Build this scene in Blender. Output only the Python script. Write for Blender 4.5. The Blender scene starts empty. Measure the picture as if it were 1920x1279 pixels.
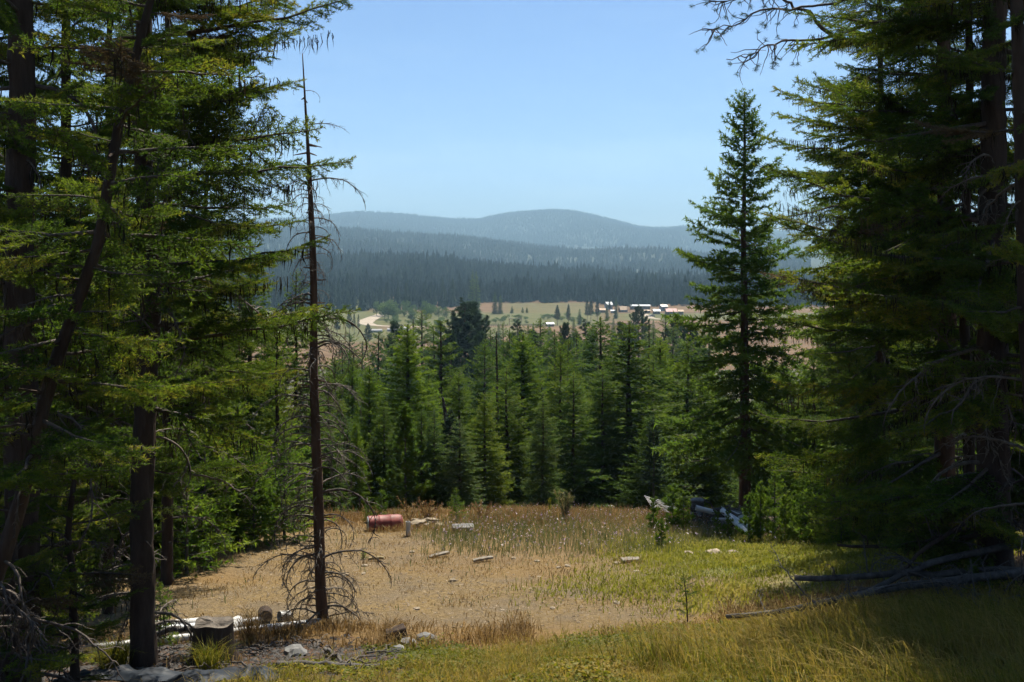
import bpy, bmesh, math
import numpy as np
from mathutils import Vector, Matrix, Euler

SC = bpy.context.scene
COL = SC.collection
RNG = np.random.default_rng(20240817)
rad = math.radians

# ------------------------------------------------------------------ camera, sky, sun, exposure
FPX, PX0, PY0 = 1867.0, 960.0, 490.0          # focal length and horizon in pixels of a 1920 wide frame
cam_d = bpy.data.cameras.new("camera")
cam_d.lens = 35.0; cam_d.sensor_width = 36.0
cam_d.shift_y = -(639.5 - PY0) / 1920.0
cam_d.clip_start = 0.1; cam_d.clip_end = 40000
cam = bpy.data.objects.new("camera", cam_d); COL.objects.link(cam)
cam.location = (0, 0, 0); cam.rotation_euler = (rad(90), 0, 0)
SC.camera = cam

SUN_EL, SUN_AZ = rad(58), rad(18)             # azimuth clockwise from the viewing direction (+Y)
world = bpy.data.worlds.new("World"); SC.world = world; world.use_nodes = True
wn = world.node_tree.nodes; wl = world.node_tree.links
bg = wn["Background"]
sky = wn.new("ShaderNodeTexSky"); sky.sky_type = 'NISHITA'; sky.sun_disc = False
sky.sun_elevation = SUN_EL; sky.sun_rotation = SUN_AZ
sky.altitude = 1800; sky.air_density = 1.0; sky.dust_density = 0.05; sky.ozone_density = 5.0
tcw = wn.new("ShaderNodeTexCoord"); mpw = wn.new("ShaderNodeMapping"); mpw.inputs["Scale"].default_value = (1.2, 1.2, 7.0)
wl.new(tcw.outputs["Generated"], mpw.inputs[0])
cw = wn.new("ShaderNodeTexNoise"); cw.inputs["Scale"].default_value = 2.2; cw.inputs["Detail"].default_value = 6; cw.inputs["Roughness"].default_value = .6
wl.new(mpw.outputs[0], cw.inputs["Vector"])                     # faint high wisps, the same all round the sky
crw = wn.new("ShaderNodeValToRGB"); crw.color_ramp.elements[0].position = .45; crw.color_ramp.elements[0].color = (1, 1, 1, 1)
crw.color_ramp.elements[1].position = .75; crw.color_ramp.elements[1].color = (1.28, 1.16, 1.06, 1)
wl.new(cw.outputs[0], crw.inputs[0])
mxw = wn.new("ShaderNodeMix"); mxw.data_type = 'RGBA'; mxw.blend_type = 'MULTIPLY'; mxw.inputs[0].default_value = 1.0
wl.new(sky.outputs[0], mxw.inputs[6]); wl.new(crw.outputs[0], mxw.inputs[7])
wl.new(mxw.outputs[2], bg.inputs[0]); bg.inputs[1].default_value = 0.068
sun_d = bpy.data.lights.new("sun", 'SUN'); sun_d.energy = 5.0; sun_d.angle = rad(0.6)
sun_d.color = (1.0, 0.93, 0.80)
sun = bpy.data.objects.new("sun", sun_d); COL.objects.link(sun)
sdir = Vector((math.sin(SUN_AZ) * math.cos(SUN_EL), math.cos(SUN_AZ) * math.cos(SUN_EL), math.sin(SUN_EL)))
sun.rotation_euler = (-sdir).to_track_quat('-Z', 'Y').to_euler()
sun.location = sdir * 200
HAZE_DENSITY = 1.0 / 5300.0
SC.view_settings.view_transform = 'Standard'; SC.view_settings.look = 'None'
SC.view_settings.exposure = 1.12; SC.view_settings.gamma = 1.0
SC.view_settings.use_curve_mapping = False
SC.cycles.use_denoising = True
SC.cycles.max_bounces = 4; SC.cycles.diffuse_bounces = 3; SC.cycles.transmission_bounces = 3
SC.cycles.glossy_bounces = 2; SC.cycles.volume_bounces = 0
SC.cycles.use_adaptive_sampling = True; SC.cycles.adaptive_threshold = 0.03; SC.cycles.use_light_tree = False
SC.cycles.sample_clamp_indirect = 6.0

# ------------------------------------------------------------------ helpers
def X_at(px, d): return (px - PX0) / FPX * d
def Z_at(py, d): return -(py - PY0) / FPX * d
def P(px, py, d): return np.array([X_at(px, d), d, Z_at(py, d)])

def smax(a, b, k): return 0.5 * (a + b + np.sqrt((a - b) ** 2 + k * k))
def smin(a, b, k): return 0.5 * (a + b - np.sqrt((a - b) ** 2 + k * k))
def sstep(a, b, x):
    t = np.clip((np.asarray(x, float) - a) / (b - a), 0, 1); return t * t * (3 - 2 * t)
def lerp(a, b, t): return a + (b - a) * t

_NT = np.random.default_rng(7).random((64, 64))
def vnoise(x, y):
    x = np.asarray(x, float); y = np.asarray(y, float)
    xi = np.floor(x).astype(int); yi = np.floor(y).astype(int)
    fx = x - xi; fy = y - yi; fx = fx * fx * (3 - 2 * fx); fy = fy * fy * (3 - 2 * fy)
    g = lambda i, j: _NT[i % 64, j % 64]
    return lerp(lerp(g(xi, yi), g(xi + 1, yi), fx), lerp(g(xi, yi + 1), g(xi + 1, yi + 1), fx), fy) * 2 - 1
def fbm(x, y, o=4):
    s = 0; a = .5
    for i in range(o): s = s + a * vnoise(x * 2 ** i + 13.7 * i, y * 2 ** i - 5.1 * i); a *= .5
    return s

# ridge skylines of the valley's far side (column in the frame -> crest height in metres)
def crest(pts, R):
    px = np.array([p[0] for p in pts], float); py = np.array([p[1] for p in pts], float)
    return (px - PX0) / FPX, (PY0 - py) / FPX * R
R1, R2, R3 = 1500.0, 3300.0, 6600.0
C1 = crest([(-900, 470), (300, 492), (600, 492), (830, 493), (985, 512), (1100, 520), (1300, 530), (1700, 528), (2900, 500)], R1)
C2 = crest([(-900, 425), (300, 436), (620, 433), (665, 435), (754, 443), (870, 449), (985, 464), (1101, 476), (1217, 476), (1332, 482), (1700, 478), (2900, 440)], R2)
C3 = crest([(-900, 410), (300, 420), (560, 412), (623, 405), (677, 400), (754, 405), (850, 414), (900, 414), (947, 403), (1035, 396), (1074, 398), (1140, 413),
            (1197, 428), (1236, 431), (1286, 428), (1325, 433), (1600, 440), (2000, 420), (2900, 400)], R3)
VALLEY = -36.0
def wood_edge(t):                      # where the hay field ends and the wooded slope begins
    return 715 + 140 * sstep(-0.09, -.02, t) - 70 * sstep(.075, .105, t) + 25 * vnoise(t * 30, 3.3)
def H(x, y):
    x = np.asarray(x, float); y = np.asarray(y, float)
    z1 = -1.72 - .256 * y
    z2 = -5.27 - .11 * (y - 14)
    z = smax(z1, z2, .2)
    z = z + .15 * smax(x - 1.5, 0, 1.0) * (1 - sstep(15.5, 22, y)) * sstep(2, 12, y)
    edge = 26.2 + 0.9 * vnoise(x * .12, 1.7)
    z = smin(z, -6.62 - .27 * (y - edge), .5)
    near = 1 - sstep(40, 70, np.hypot(x, y))
    z = z + near * (.07 * fbm(x * .5, y * .5) + .03 * fbm(x * 2.3, y * 2.3, 2))
    z = z + 1.2 * fbm(x * .03, y * .03) * sstep(40, 110, y) * (1 - sstep(180, 300, y))
    z = smax(z, VALLEY + .8 * fbm(x * .006, y * .006), 3.0)
    yy = np.maximum(y, 1.0); t = x / yy
    w = wood_edge(t)
    def ridge(C, R, y0, back):
        c = np.interp(t, C[0], C[1])
        u = np.clip((y - y0) / (R - y0), 0, 1)
        up = VALLEY + (c - VALLEY) * (u * u * (3 - 2 * u) * .45 + u * .55)
        down = c - (y - R) * back
        rel = R * .011 * fbm(x * 9 / R, y * 5 / R + R) * sstep(.08, .4, u) * (1 - sstep(.55, .92, u))
        return np.where(y < R, np.where(y < y0, -1e3, up + rel), down)
    z = np.maximum(z, ridge(C1, R1, w, .10))
    z = np.maximum(z, ridge(C2, R2, np.full_like(t, 1650.), .10))
    z = np.maximum(z, ridge(C3, R3, np.full_like(t, 3600.), .05))
    return z
def Hf(x, y): return float(H(np.array([x]), np.array([y]))[0])
def ground_at(px, d): x = X_at(px, d); return np.array([x, d, Hf(x, d)])

def mk_mesh(name, V, T, mats=(), midx=None, tint=None, smooth=False, quads=False):
    """numpy triangles (or quads) -> mesh; tint = per-vertex float attribute."""
    me = bpy.data.meshes.new(name)
    V = np.ascontiguousarray(V, np.float32); T = np.ascontiguousarray(T, np.int32)
    k = T.shape[1]
    me.vertices.add(len(V)); me.vertices.foreach_set("co", V.ravel())
    me.loops.add(T.size); me.loops.foreach_set("vertex_index", T.ravel())
    me.polygons.add(len(T))
    me.polygons.foreach_set("loop_start", np.arange(0, T.size, k, dtype=np.int32))
    try: me.polygons.foreach_set("loop_total", np.full(len(T), k, np.int32))
    except Exception: pass
    for m in mats: me.materials.append(m)
    if midx is not None: me.polygons.foreach_set("material_index", np.ascontiguousarray(midx, np.int32))
    sm = np.full(len(T), bool(smooth)) if np.isscalar(smooth) else smooth
    me.polygons.foreach_set("use_smooth", np.ascontiguousarray(sm, bool))
    if tint is not None:
        a = me.attributes.new("tint", 'FLOAT', 'POINT'); a.data.foreach_set("value", np.ascontiguousarray(tint, np.float32))
    me.update(calc_edges=True)
    return me

class Geo:
    """collects vertex / triangle arrays"""
    def __init__(s): s.V = []; s.T = []; s.m = []; s.t = []; s.s = []; s.n = 0
    def add(s, V, T, mat=0, tint=.5, smooth=False):
        V = np.asarray(V, float); T = np.asarray(T, int)
        if len(T) == 0: return
        s.V.append(V); s.T.append(T + s.n); s.n += len(V)
        s.m.append(np.full(len(T), mat)); s.s.append(np.full(len(T), smooth))
        s.t.append(np.full(len(V), tint) if np.isscalar(tint) else np.asarray(tint))
    def arrays(s):
        return np.concatenate(s.V), np.concatenate(s.T), np.concatenate(s.m), np.concatenate(s.t), np.concatenate(s.s)
    def mesh(s, name, mats, origin=None):
        V, T, m, t, sm = s.arrays()
        if origin is not None: V = V - np.asarray(origin)
        return mk_mesh(name, V, T, mats, m, t, sm)

def tube(path, radii, n=6, cap=True, wob=0, rng=None, closed_tip=False):
    path = np.asarray(path, float); k = len(path); radii = np.broadcast_to(np.asarray(radii, float), (k,))
    d = np.gradient(path, axis=0); d /= np.linalg.norm(d, axis=1)[:, None] + 1e-9
    up = np.array([0, 0, 1.]) if abs(d[:, 2]).mean() < .8 else np.array([1., 0, 0])
    a = np.cross(d, up); a /= np.linalg.norm(a, axis=1)[:, None] + 1e-9
    b = np.cross(a, d)
    th = np.arange(n) / n * 2 * math.pi
    r = radii[:, None] * np.ones(n)
    if wob and rng is not None: r = r * (1 + wob * rng.uniform(-1, 1, (k, n)))
    V = path[:, None, :] + r[:, :, None] * (np.cos(th)[None, :, None] * a[:, None, :] + np.sin(th)[None, :, None] * b[:, None, :])
    V = V.reshape(-1, 3)
    i = np.arange(k - 1)[:, None] * n; j = np.arange(n)[None, :]; j2 = (j + 1) % n
    A = (i + j).ravel(); B = (i + j2).ravel(); C = (i + n + j2).ravel(); D = (i + n + j).ravel()
    T = np.concatenate([np.stack([A, B, C], 1), np.stack([A, C, D], 1)])
    if cap:
        V = np.concatenate([V, path[:1], path[-1:]]); c0 = k * n; c1 = k * n + 1
        jj = np.arange(n); jn = (jj + 1) % n
        T = np.concatenate([T, np.stack([np.full(n, c0), jn, jj], 1), np.stack([np.full(n, c1), (k - 1) * n + jj, (k - 1) * n + jn], 1)])
    return V, T

def unit(v): return v / (np.linalg.norm(v, axis=-1, keepdims=True) + 1e-9)

def prisms(P0, P1, r0, r1):
    """many thin 3-sided twigs at once"""
    P0 = np.asarray(P0); P1 = np.asarray(P1); n = len(P0)
    if n == 0: return np.zeros((0, 3)), np.zeros((0, 3), int)
    d = unit(P1 - P0); ref = np.where(np.abs(d[:, 2:3]) < .9, np.array([[0, 0, 1.]]), np.array([[1., 0, 0]]))
    a = unit(np.cross(d, ref)); b = np.cross(a, d)
    r0 = np.broadcast_to(r0, (n,))[:, None]; r1 = np.broadcast_to(r1, (n,))[:, None]
    V = np.zeros((n, 6, 3))
    for k in range(3):
        o = math.cos(k * 2.094) * a + math.sin(k * 2.094) * b
        V[:, k] = P0 + r0 * o; V[:, 3 + k] = P1 + r1 * o
    T0 = np.array([[0, 1, 4], [0, 4, 3], [1, 2, 5], [1, 5, 4], [2, 0, 3], [2, 3, 5]])
    T = (np.arange(n)[:, None, None] * 6 + T0[None]).reshape(-1, 3)
    return V.reshape(-1, 3), T

def needles(P0, P1, spacing, nlen, nwid, rng, flat=.6, fwd=.55, tint=None, up=.25):
    """needle triangles along many twig segments; flat 0..1 flattens them into the spray's plane"""
    P0 = np.asarray(P0, float); P1 = np.asarray(P1, float)
    L = np.linalg.norm(P1 - P0, axis=1)
    cnt = np.maximum(1, np.round(L / spacing)).astype(int)
    idx = np.repeat(np.arange(len(P0)), cnt); n = len(idx)
    u = rng.random(n)
    p = P0[idx] + (P1 - P0)[idx] * u[:, None]
    d = unit(P1 - P0)[idx]
    ref = np.where(np.abs(d[:, 2:3]) < .92, np.array([[0, 0, 1.]]), np.array([[1., 0, 0]]))
    a = unit(np.cross(d, ref)); b = np.cross(a, d)
    th = rng.uniform(0, 2 * math.pi, n)
    ca = np.cos(th); sb = np.sin(th) * (1 - flat) + up
    r = unit(a * ca[:, None] + b * sb[:, None])
    f = fwd + rng.uniform(-.25, .25, n)
    nd = unit(d * f[:, None] + r)
    ln = nlen * rng.uniform(.65, 1.2, n)
    side = unit(np.cross(nd, rng.normal(size=(n, 3)))) * (nwid * .5)
    V = np.stack([p - side, p + side, p + nd * ln[:, None]], 1).reshape(-1, 3)
    T = np.arange(n * 3).reshape(-1, 3)
    tt = (rng.random(len(P0)) if tint is None else np.asarray(tint))[idx]
    tt = np.clip(tt + rng.uniform(-.12, .12, n), 0, 1)
    return V, T, np.repeat(tt, 3)

def obj(name, me, parent=None, loc=(0, 0, 0), rot=(0, 0, 0), scale=(1, 1, 1)):
    o = bpy.data.objects.new(name, me); COL.objects.link(o)
    if parent is not None: o.parent = parent
    o.location = loc; o.rotation_euler = rot; o.scale = scale
    return o
def tag(o, label=None, cat=None, group=None, kind=None):
    if label: o["label"] = label
    if cat: o["category"] = cat
    if group: o["group"] = group
    if kind: o["kind"] = kind
    return o
def thing(name, label, cat, loc=(0, 0, 0), rz=0, group=None):
    o = bpy.data.objects.new(name, None); COL.objects.link(o)
    o.empty_display_size = .2
    o.location = loc; o.rotation_euler = (0, 0, rz)
    return tag(o, label, cat, group)

# ------------------------------------------------------------------ materials
def mat_base(name):
    m = bpy.data.materials.new(name); m.use_nodes = True
    nt = m.node_tree; return m, nt, nt.nodes["Principled BSDF"], nt.nodes["Material Output"]
def ramp(nt, fac, stops):
    r = nt.nodes.new("ShaderNodeValToRGB"); e = r.color_ramp.elements
    while len(e) < len(stops): e.new(.5)
    for el, (p, c) in zip(e, stops): el.position = p; el.color = (*c, 1)
    nt.links.new(fac, r.inputs[0]); return r.outputs[0]
def noise(nt, scale, detail=4, rough=.55, coord=None, vec=None):
    n = nt.nodes.new("ShaderNodeTexNoise"); n.inputs["Scale"].default_value = scale
    n.inputs["Detail"].default_value = detail; n.inputs["Roughness"].default_value = rough
    if vec is not None: nt.links.new(vec, n.inputs["Vector"])
    else:
        tc = nt.nodes.new("ShaderNodeTexCoord"); nt.links.new(tc.outputs[coord or "Object"], n.inputs["Vector"])
    return n.outputs[0]
def mixc(nt, fac, a, b, blend='MIX'):
    m = nt.nodes.new("ShaderNodeMix"); m.data_type = 'RGBA'; m.blend_type = blend
    if hasattr(fac, "links"): nt.links.new(fac, m.inputs[0])
    else: m.inputs[0].default_value = fac
    for s, v in ((m.inputs[6], a), (m.inputs[7], b)):
        if hasattr(v, "links"): nt.links.new(v, s)
        else: s.default_value = (*v, 1)
    return m.outputs[2]
def math_(nt, op, a, b=0.5):
    m = nt.nodes.new("ShaderNodeMath"); m.operation = op
    for s, v in ((m.inputs[0], a), (m.inputs[1], b)):
        if hasattr(v, "links"): nt.links.new(v, s)
        else: s.default_value = v
    return m.outputs[0]
def bump(nt, h, strength, dist, bsdf):
    b = nt.nodes.new("ShaderNodeBump"); b.inputs["Strength"].default_value = strength; b.inputs["Distance"].default_value = dist
    nt.links.new(h, b.inputs["Height"]); nt.links.new(b.outputs[0], bsdf.inputs["Normal"])

def foliage(name, stops, trans=.4, rough=.7, spec=.12, objvar=.22, tmul=(1.25, 1.25, .7)):
    """needles and blades: tint attribute picks the colour, part of the light passes through"""
    m, nt, b, out = mat_base(name)
    at = nt.nodes.new("ShaderNodeAttribute"); at.attribute_name = "tint"
    oi = nt.nodes.new("ShaderNodeObjectInfo")
    v = math_(nt, 'MULTIPLY_ADD', oi.outputs["Random"], objvar * 2)
    v.node.inputs[2].default_value = -objvar
    f = math_(nt, 'ADD', at.outputs["Fac"], v)
    c = ramp(nt, f, stops)
    nt.links.new(c, b.inputs["Base Color"]); b.inputs["Roughness"].default_value = rough
    b.inputs["Specular IOR Level"].default_value = spec
    tr = nt.nodes.new("ShaderNodeBsdfTranslucent")
    nt.links.new(mixc(nt, 1.0, c, tmul, 'MULTIPLY'), tr.inputs[0])
    mx = nt.nodes.new("ShaderNodeMixShader"); mx.inputs[0].default_value = trans
    nt.links.new(b.outputs[0], mx.inputs[1]); nt.links.new(tr.outputs[0], mx.inputs[2])
    nt.links.new(mx.outputs[0], out.inputs[0])
    return m
def bark(name, c0, c1, scale=9, bstr=.8):
    m, nt, b, out = mat_base(name)
    tc = nt.nodes.new("ShaderNodeTexCoord"); mp = nt.nodes.new("ShaderNodeMapping")
    mp.inputs["Scale"].default_value = (1, 1, .18); nt.links.new(tc.outputs["Object"], mp.inputs[0])
    n = noise(nt, scale, 6, .65, vec=mp.outputs[0]); n2 = noise(nt, scale * .3, 3)
    c = ramp(nt, n, [(.3, c0), (.7, c1)])
    c = mixc(nt, math_(nt, 'MULTIPLY', n2, .5), c, tuple(x * .55 for x in c0))
    nt.links.new(c, b.inputs["Base Color"]); b.inputs["Roughness"].default_value = .9
    b.inputs["Specular IOR Level"].default_value = .15
    bump(nt, n, bstr, .03, b); return m
def rough_mat(name, c0, c1, scale=12, rough=.8, bstr=.3, bdist=.01, metal=0, spec=.3, stops=(.35, .65)):
    m, nt, b, out = mat_base(name)
    n = noise(nt, scale, 6, .6)
    nt.links.new(ramp(nt, n, [(stops[0], c0), (stops[1], c1)]), b.inputs["Base Color"])
    b.inputs["Roughness"].default_value = rough; b.inputs["Metallic"].default_value = metal
    b.inputs["Specular IOR Level"].default_value = spec
    bump(nt, n, bstr, bdist, b); return m

M = {}
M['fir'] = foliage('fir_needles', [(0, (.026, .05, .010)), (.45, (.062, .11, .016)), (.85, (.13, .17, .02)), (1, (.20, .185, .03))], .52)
M['firdark'] = foliage('dark_fir_needles', [(0, (.034, .066, .016)), (.5, (.068, .122, .024)), (1, (.12, .17, .028))], .52)
M['spruce'] = foliage('spruce_needles', [(0, (.040, .074, .026)), (.5, (.074, .122, .034)), (1, (.13, .165, .04))], .5, tmul=(1.1, 1.2, .8))
M['larch'] = foliage('larch_needles', [(0, (.06, .115, .012)), (.5, (.10, .165, .016)), (1, (.15, .205, .022))], .55)
M['pine'] = foliage('pine_needles', [(0, (.02, .04, .022)), (.5, (.03, .058, .03)), (1, (.05, .08, .035))], .3, tmul=(1.1, 1.2, .8))
M['youngpine'] = foliage('young_pine_needles', [(0, (.055, .105, .014)), (.5, (.09, .155, .02)), (1, (.15, .20, .03))], .5)
M['firmid'] = foliage('sunlit_tone_fir_needles', [(0, (.045, .08, .012)), (.5, (.085, .135, .018)), (1, (.15, .185, .026))], .55)  # lighter copy of the fir needles, sunlit brightness put into the colour
M['brownneedle'] = foliage('dead_needles', [(0, (.05, .034, .018)), (.5, (.085, .06, .03)), (1, (.13, .095, .045))], .3, tmul=(1.2, 1.1, .8))
M['bark'] = bark('dark_bark', (.028, .019, .014), (.085, .06, .045))
M['barkred'] = bark('red_brown_bark', (.05, .028, .018), (.16, .095, .06))
M['barkgrey'] = bark('grey_bark', (.05, .045, .04), (.15, .135, .12))
M['deadwood'] = bark('weathered_dead_wood', (.055, .05, .046), (.17, .155, .14), 14, .7)
M['twig'] = rough_mat('twig_bark', (.035, .026, .02), (.09, .07, .055), 20)
M['deadtwig'] = rough_mat('bare_twig', (.06, .048, .038), (.14, .115, .09), 20)
M['lichen'] = foliage('hanging_lichen', [(0, (.012, .010, .007)), (.5, (.024, .02, .012)), (1, (.05, .045, .025))], .2, tmul=(1.2, 1, .7))
M['hillwood'] = foliage('distant_conifers', [(0, (.014, .028, .012)), (.5, (.026, .045, .017)), (1, (.045, .065, .022))], .12)
M['decid'] = foliage('broad_leaves', [(0, (.045, .085, .025)), (.6, (.075, .125, .035)), (1, (.11, .16, .05))], .35)
# ------------------------------------------------------------------ ground, valley and hills
def grid_mesh(name, xs, ys, mats, attrs=None, fan=False):
    ny, nx = len(ys), len(xs)
    if fan: X = np.asarray(ys)[:, None] * np.asarray(xs)[None, :]; Y = np.repeat(np.asarray(ys)[:, None], nx, 1)
    else: X, Y = np.meshgrid(xs, ys)
    Z = H(X, Y)
    V = np.stack([X, Y, Z], -1).reshape(-1, 3)
    i = np.arange(ny - 1)[:, None] * nx; j = np.arange(nx - 1)[None]
    Q = np.stack([(i + j), (i + j + 1), (i + nx + j + 1), (i + nx + j)], -1).reshape(-1, 4)
    me = mk_mesh(name, V, Q, mats, smooth=True)
    for k, f in (attrs or {}).items():
        a = me.attributes.new(k, 'FLOAT', 'POINT'); a.data.foreach_set("value", np.clip(f(X, Y), 0, 1).ravel().astype(np.float32))
    return me

# zones of the clearing (what grows or lies there), used for the ground and for scattering plants
def pyof(x, y): return PY0 - H(x, y) / np.maximum(y, .5) * FPX
def pxof(x, y): return PX0 + x / np.maximum(y, .5) * FPX
def z_dirt(x, y):          # stony bare soil in the middle of the clearing
    n = fbm(x * .45, y * .45)
    a = sstep(1.25, .75, np.hypot((x + 1.6) / 5.6, (y - 15.6) / 2.6) + .35 * n)
    b = .75 * sstep(1.2, .7, np.hypot((x + 4.2) / 3.6, (y - 20.5) / 4.2) + .45 * n)
    c = .5 * sstep(1.2, .6, np.hypot((x - .5) / 4.5, (y - 19) / 3.5) + .6 * n)
    return np.maximum(np.maximum(a, b), c) * sstep(13.0, 14.2, y + .6 * n)
def z_green(x, y):         # yellow-green low plants on the right of the clearing, dull green at the back
    n = fbm(x * .5 + 9, y * .5)
    a = sstep(1.3, .7, np.hypot((x - 5.0) / 3.6, (y - 18.0) / 4.2) + .5 * n)
    return a * sstep(13.4, 15.0, y - .2 * (x - 3))
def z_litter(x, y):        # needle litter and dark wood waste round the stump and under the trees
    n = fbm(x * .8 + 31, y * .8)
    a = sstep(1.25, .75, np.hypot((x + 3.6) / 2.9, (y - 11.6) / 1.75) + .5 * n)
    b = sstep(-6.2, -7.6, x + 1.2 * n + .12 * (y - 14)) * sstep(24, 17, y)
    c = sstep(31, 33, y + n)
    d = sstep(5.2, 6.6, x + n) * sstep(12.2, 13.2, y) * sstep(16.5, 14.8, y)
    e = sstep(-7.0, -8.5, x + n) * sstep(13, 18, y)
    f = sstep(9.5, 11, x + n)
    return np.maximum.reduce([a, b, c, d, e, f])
def z_cover(x, y):         # low glossy green mat plants in the near ground
    n = fbm(x * .6 + 3, y * .6 + 17)
    return sstep(13.7, 12.0, y + 1.6 * n) * sstep(-2.6, -1.6, x + .5 * (y - 11) * -1 + .7 * n)

def ground_material():
    m, nt, b, out = mat_base('clearing_soil')
    def at(n):
        a = nt.nodes.new("ShaderNodeAttribute"); a.attribute_name = n; return a.outputs["Fac"]
    n1 = noise(nt, 1.3, 6, .6); n2 = noise(nt, 14, 6, .7); n3 = noise(nt, 60, 4, .7)
    vor = nt.nodes.new("ShaderNodeTexVoronoi"); vor.inputs["Scale"].default_value = 22
    tc = nt.nodes.new("ShaderNodeTexCoord"); nt.links.new(tc.outputs["Object"], vor.inputs["Vector"])
    straw = ramp(nt, n2, [(.3, (.085, .055, .022)), (.5, (.17, .11, .048)), (.72, (.25, .17, .085))])
    straw = mixc(nt, math_(nt, 'MULTIPLY', n1, .45), straw, (.20, .115, .035))
    dirt = ramp(nt, n2, [(.3, (.08, .052, .022)), (.5, (.165, .114, .05)), (.75, (.28, .205, .105))])
    dirt = mixc(nt, ramp(nt, noise(nt, .9, 5, .65), [(.42, (0, 0, 0)), (.62, (1, 1, 1))]), dirt, mixc(nt, n2, (.085, .06, .032), (.19, .15, .10)))
    stone = math_(nt, 'LESS_THAN', vor.outputs["Distance"], .22)
    dirt = mixc(nt, math_(nt, 'MULTIPLY', stone, n3), dirt, (.30, .235, .15))
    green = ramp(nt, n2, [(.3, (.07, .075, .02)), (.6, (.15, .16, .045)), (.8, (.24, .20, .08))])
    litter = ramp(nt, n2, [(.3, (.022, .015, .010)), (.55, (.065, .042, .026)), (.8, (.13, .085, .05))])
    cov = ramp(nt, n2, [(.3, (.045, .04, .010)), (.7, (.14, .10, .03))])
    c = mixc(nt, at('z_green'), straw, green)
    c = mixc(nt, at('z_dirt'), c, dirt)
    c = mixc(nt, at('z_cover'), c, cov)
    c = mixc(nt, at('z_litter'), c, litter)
    nt.links.new(c, b.inputs["Base Color"]); b.inputs["Roughness"].default_value = .95
    b.inputs["Specular IOR Level"].default_value = .1
    h = math_(nt, 'ADD', math_(nt, 'MULTIPLY', n2, .6), math_(nt, 'MULTIPLY', n3, .4))
    bump(nt, h, .9, .06, b)
    return m
M['ground'] = ground_material()
M['forestfloor'] = rough_mat('wooded_slope_soil', (.035, .035, .018), (.10, .085, .04), .8, .95, .4, .2)
def field_material():
    m, nt, b, out = mat_base('hay_field')
    a = nt.nodes.new("ShaderNodeAttribute"); a.attribute_name = 'z_grass'
    tc = nt.nodes.new("ShaderNodeTexCoord"); mp = nt.nodes.new("ShaderNodeMapping")
    mp.inputs["Scale"].default_value = (.012, .07, 1); mp.inputs["Rotation"].default_value = (0, 0, .12)
    nt.links.new(tc.outputs["Object"], mp.inputs[0])
    n = noise(nt, 1.0, 5, .6, vec=mp.outputs[0]); n2 = noise(nt, .15, 4, .6)
    hay = ramp(nt, n, [(.3, (.085, .050, .024)), (.5, (.125, .076, .038)), (.7, (.17, .112, .06))])
    gr = ramp(nt, n2, [(.3, (.05, .07, .02)), (.6, (.09, .105, .032)), (.8, (.15, .13, .05))])
    nt.links.new(mixc(nt, a.outputs["Fac"], hay, gr), b.inputs["Base Color"])
    b.inputs["Roughness"].default_value = .95; b.inputs["Specular IOR Level"].default_value = .1
    return m
M['field'] = field_material()
M['hillsoil'] = rough_mat('wooded_hill_soil', (.02, .032, .014), (.035, .048, .02), .006, .95, .0)

def z_grass(x, y):
    t = x / np.maximum(y, 1); px = PX0 + t * FPX
    py = PY0 - VALLEY / y * FPX
    n = 6 * fbm(px * .02, py * .12)
    g = sstep(4, 0, np.abs(py + n - 624) - 7) * sstep(1010, 960, px) * .9       # long strip below the willows
    g2 = sstep(720, 690, px + 3 * n) * sstep(645, 636, py)                      # pasture round the hoop barns
    g3 = sstep(4, 0, np.abs(py + .6 * n - 598) - 10) * sstep(1160, 1100, px)    # willow bottom
    g4 = sstep(3, 0, np.abs(py - 594) - 5) * sstep(1140, 1170, px)              # farm lawn
    g5 = .7 * sstep(3, 0, np.abs(py - 578) - 8) * sstep(930, 960, px) * sstep(1130, 1100, px)
    return .75 * np.maximum.reduce([g, g2, g3, g4, g5])

fx = (np.linspace(-1500, 3400, 246) - PX0) / FPX
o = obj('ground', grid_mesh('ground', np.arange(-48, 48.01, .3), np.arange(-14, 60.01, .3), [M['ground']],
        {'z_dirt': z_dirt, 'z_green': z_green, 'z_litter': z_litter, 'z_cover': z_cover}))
tag(o, 'dry stony clearing sloping away with straw, bare soil and green patches', kind='structure')
o = obj('wooded_slope', grid_mesh('wooded_slope', fx, np.geomspace(60, 330, 60), [M['forestfloor']], fan=True))
tag(o, 'dark forest floor falling away below the clearing', kind='structure')
o = obj('valley_field', grid_mesh('valley_field', fx, np.geomspace(330, 1300, 110), [M['field']], {'z_grass': z_grass}, fan=True))
tag(o, 'flat tan hay field in the hazy valley', kind='structure')
o = obj('near_hill', grid_mesh('near_hill', fx, np.geomspace(1300, 1900, 30), [M['hillsoil']], fan=True))
tag(o, 'low wooded hill behind the hay field', kind='structure')
o = obj('middle_hill', grid_mesh('middle_hill', fx, np.geomspace(1900, 3900, 40), [M['hillsoil']], fan=True))
tag(o, 'long blue-grey wooded ridge behind the low hill', kind='structure')
o = obj('far_hill', grid_mesh('far_hill', fx, np.geomspace(3900, 9000, 60), [M['hillsoil']], fan=True))
tag(o, 'pale hazy mountain with two rounded tops on the skyline', kind='structure')

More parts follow.
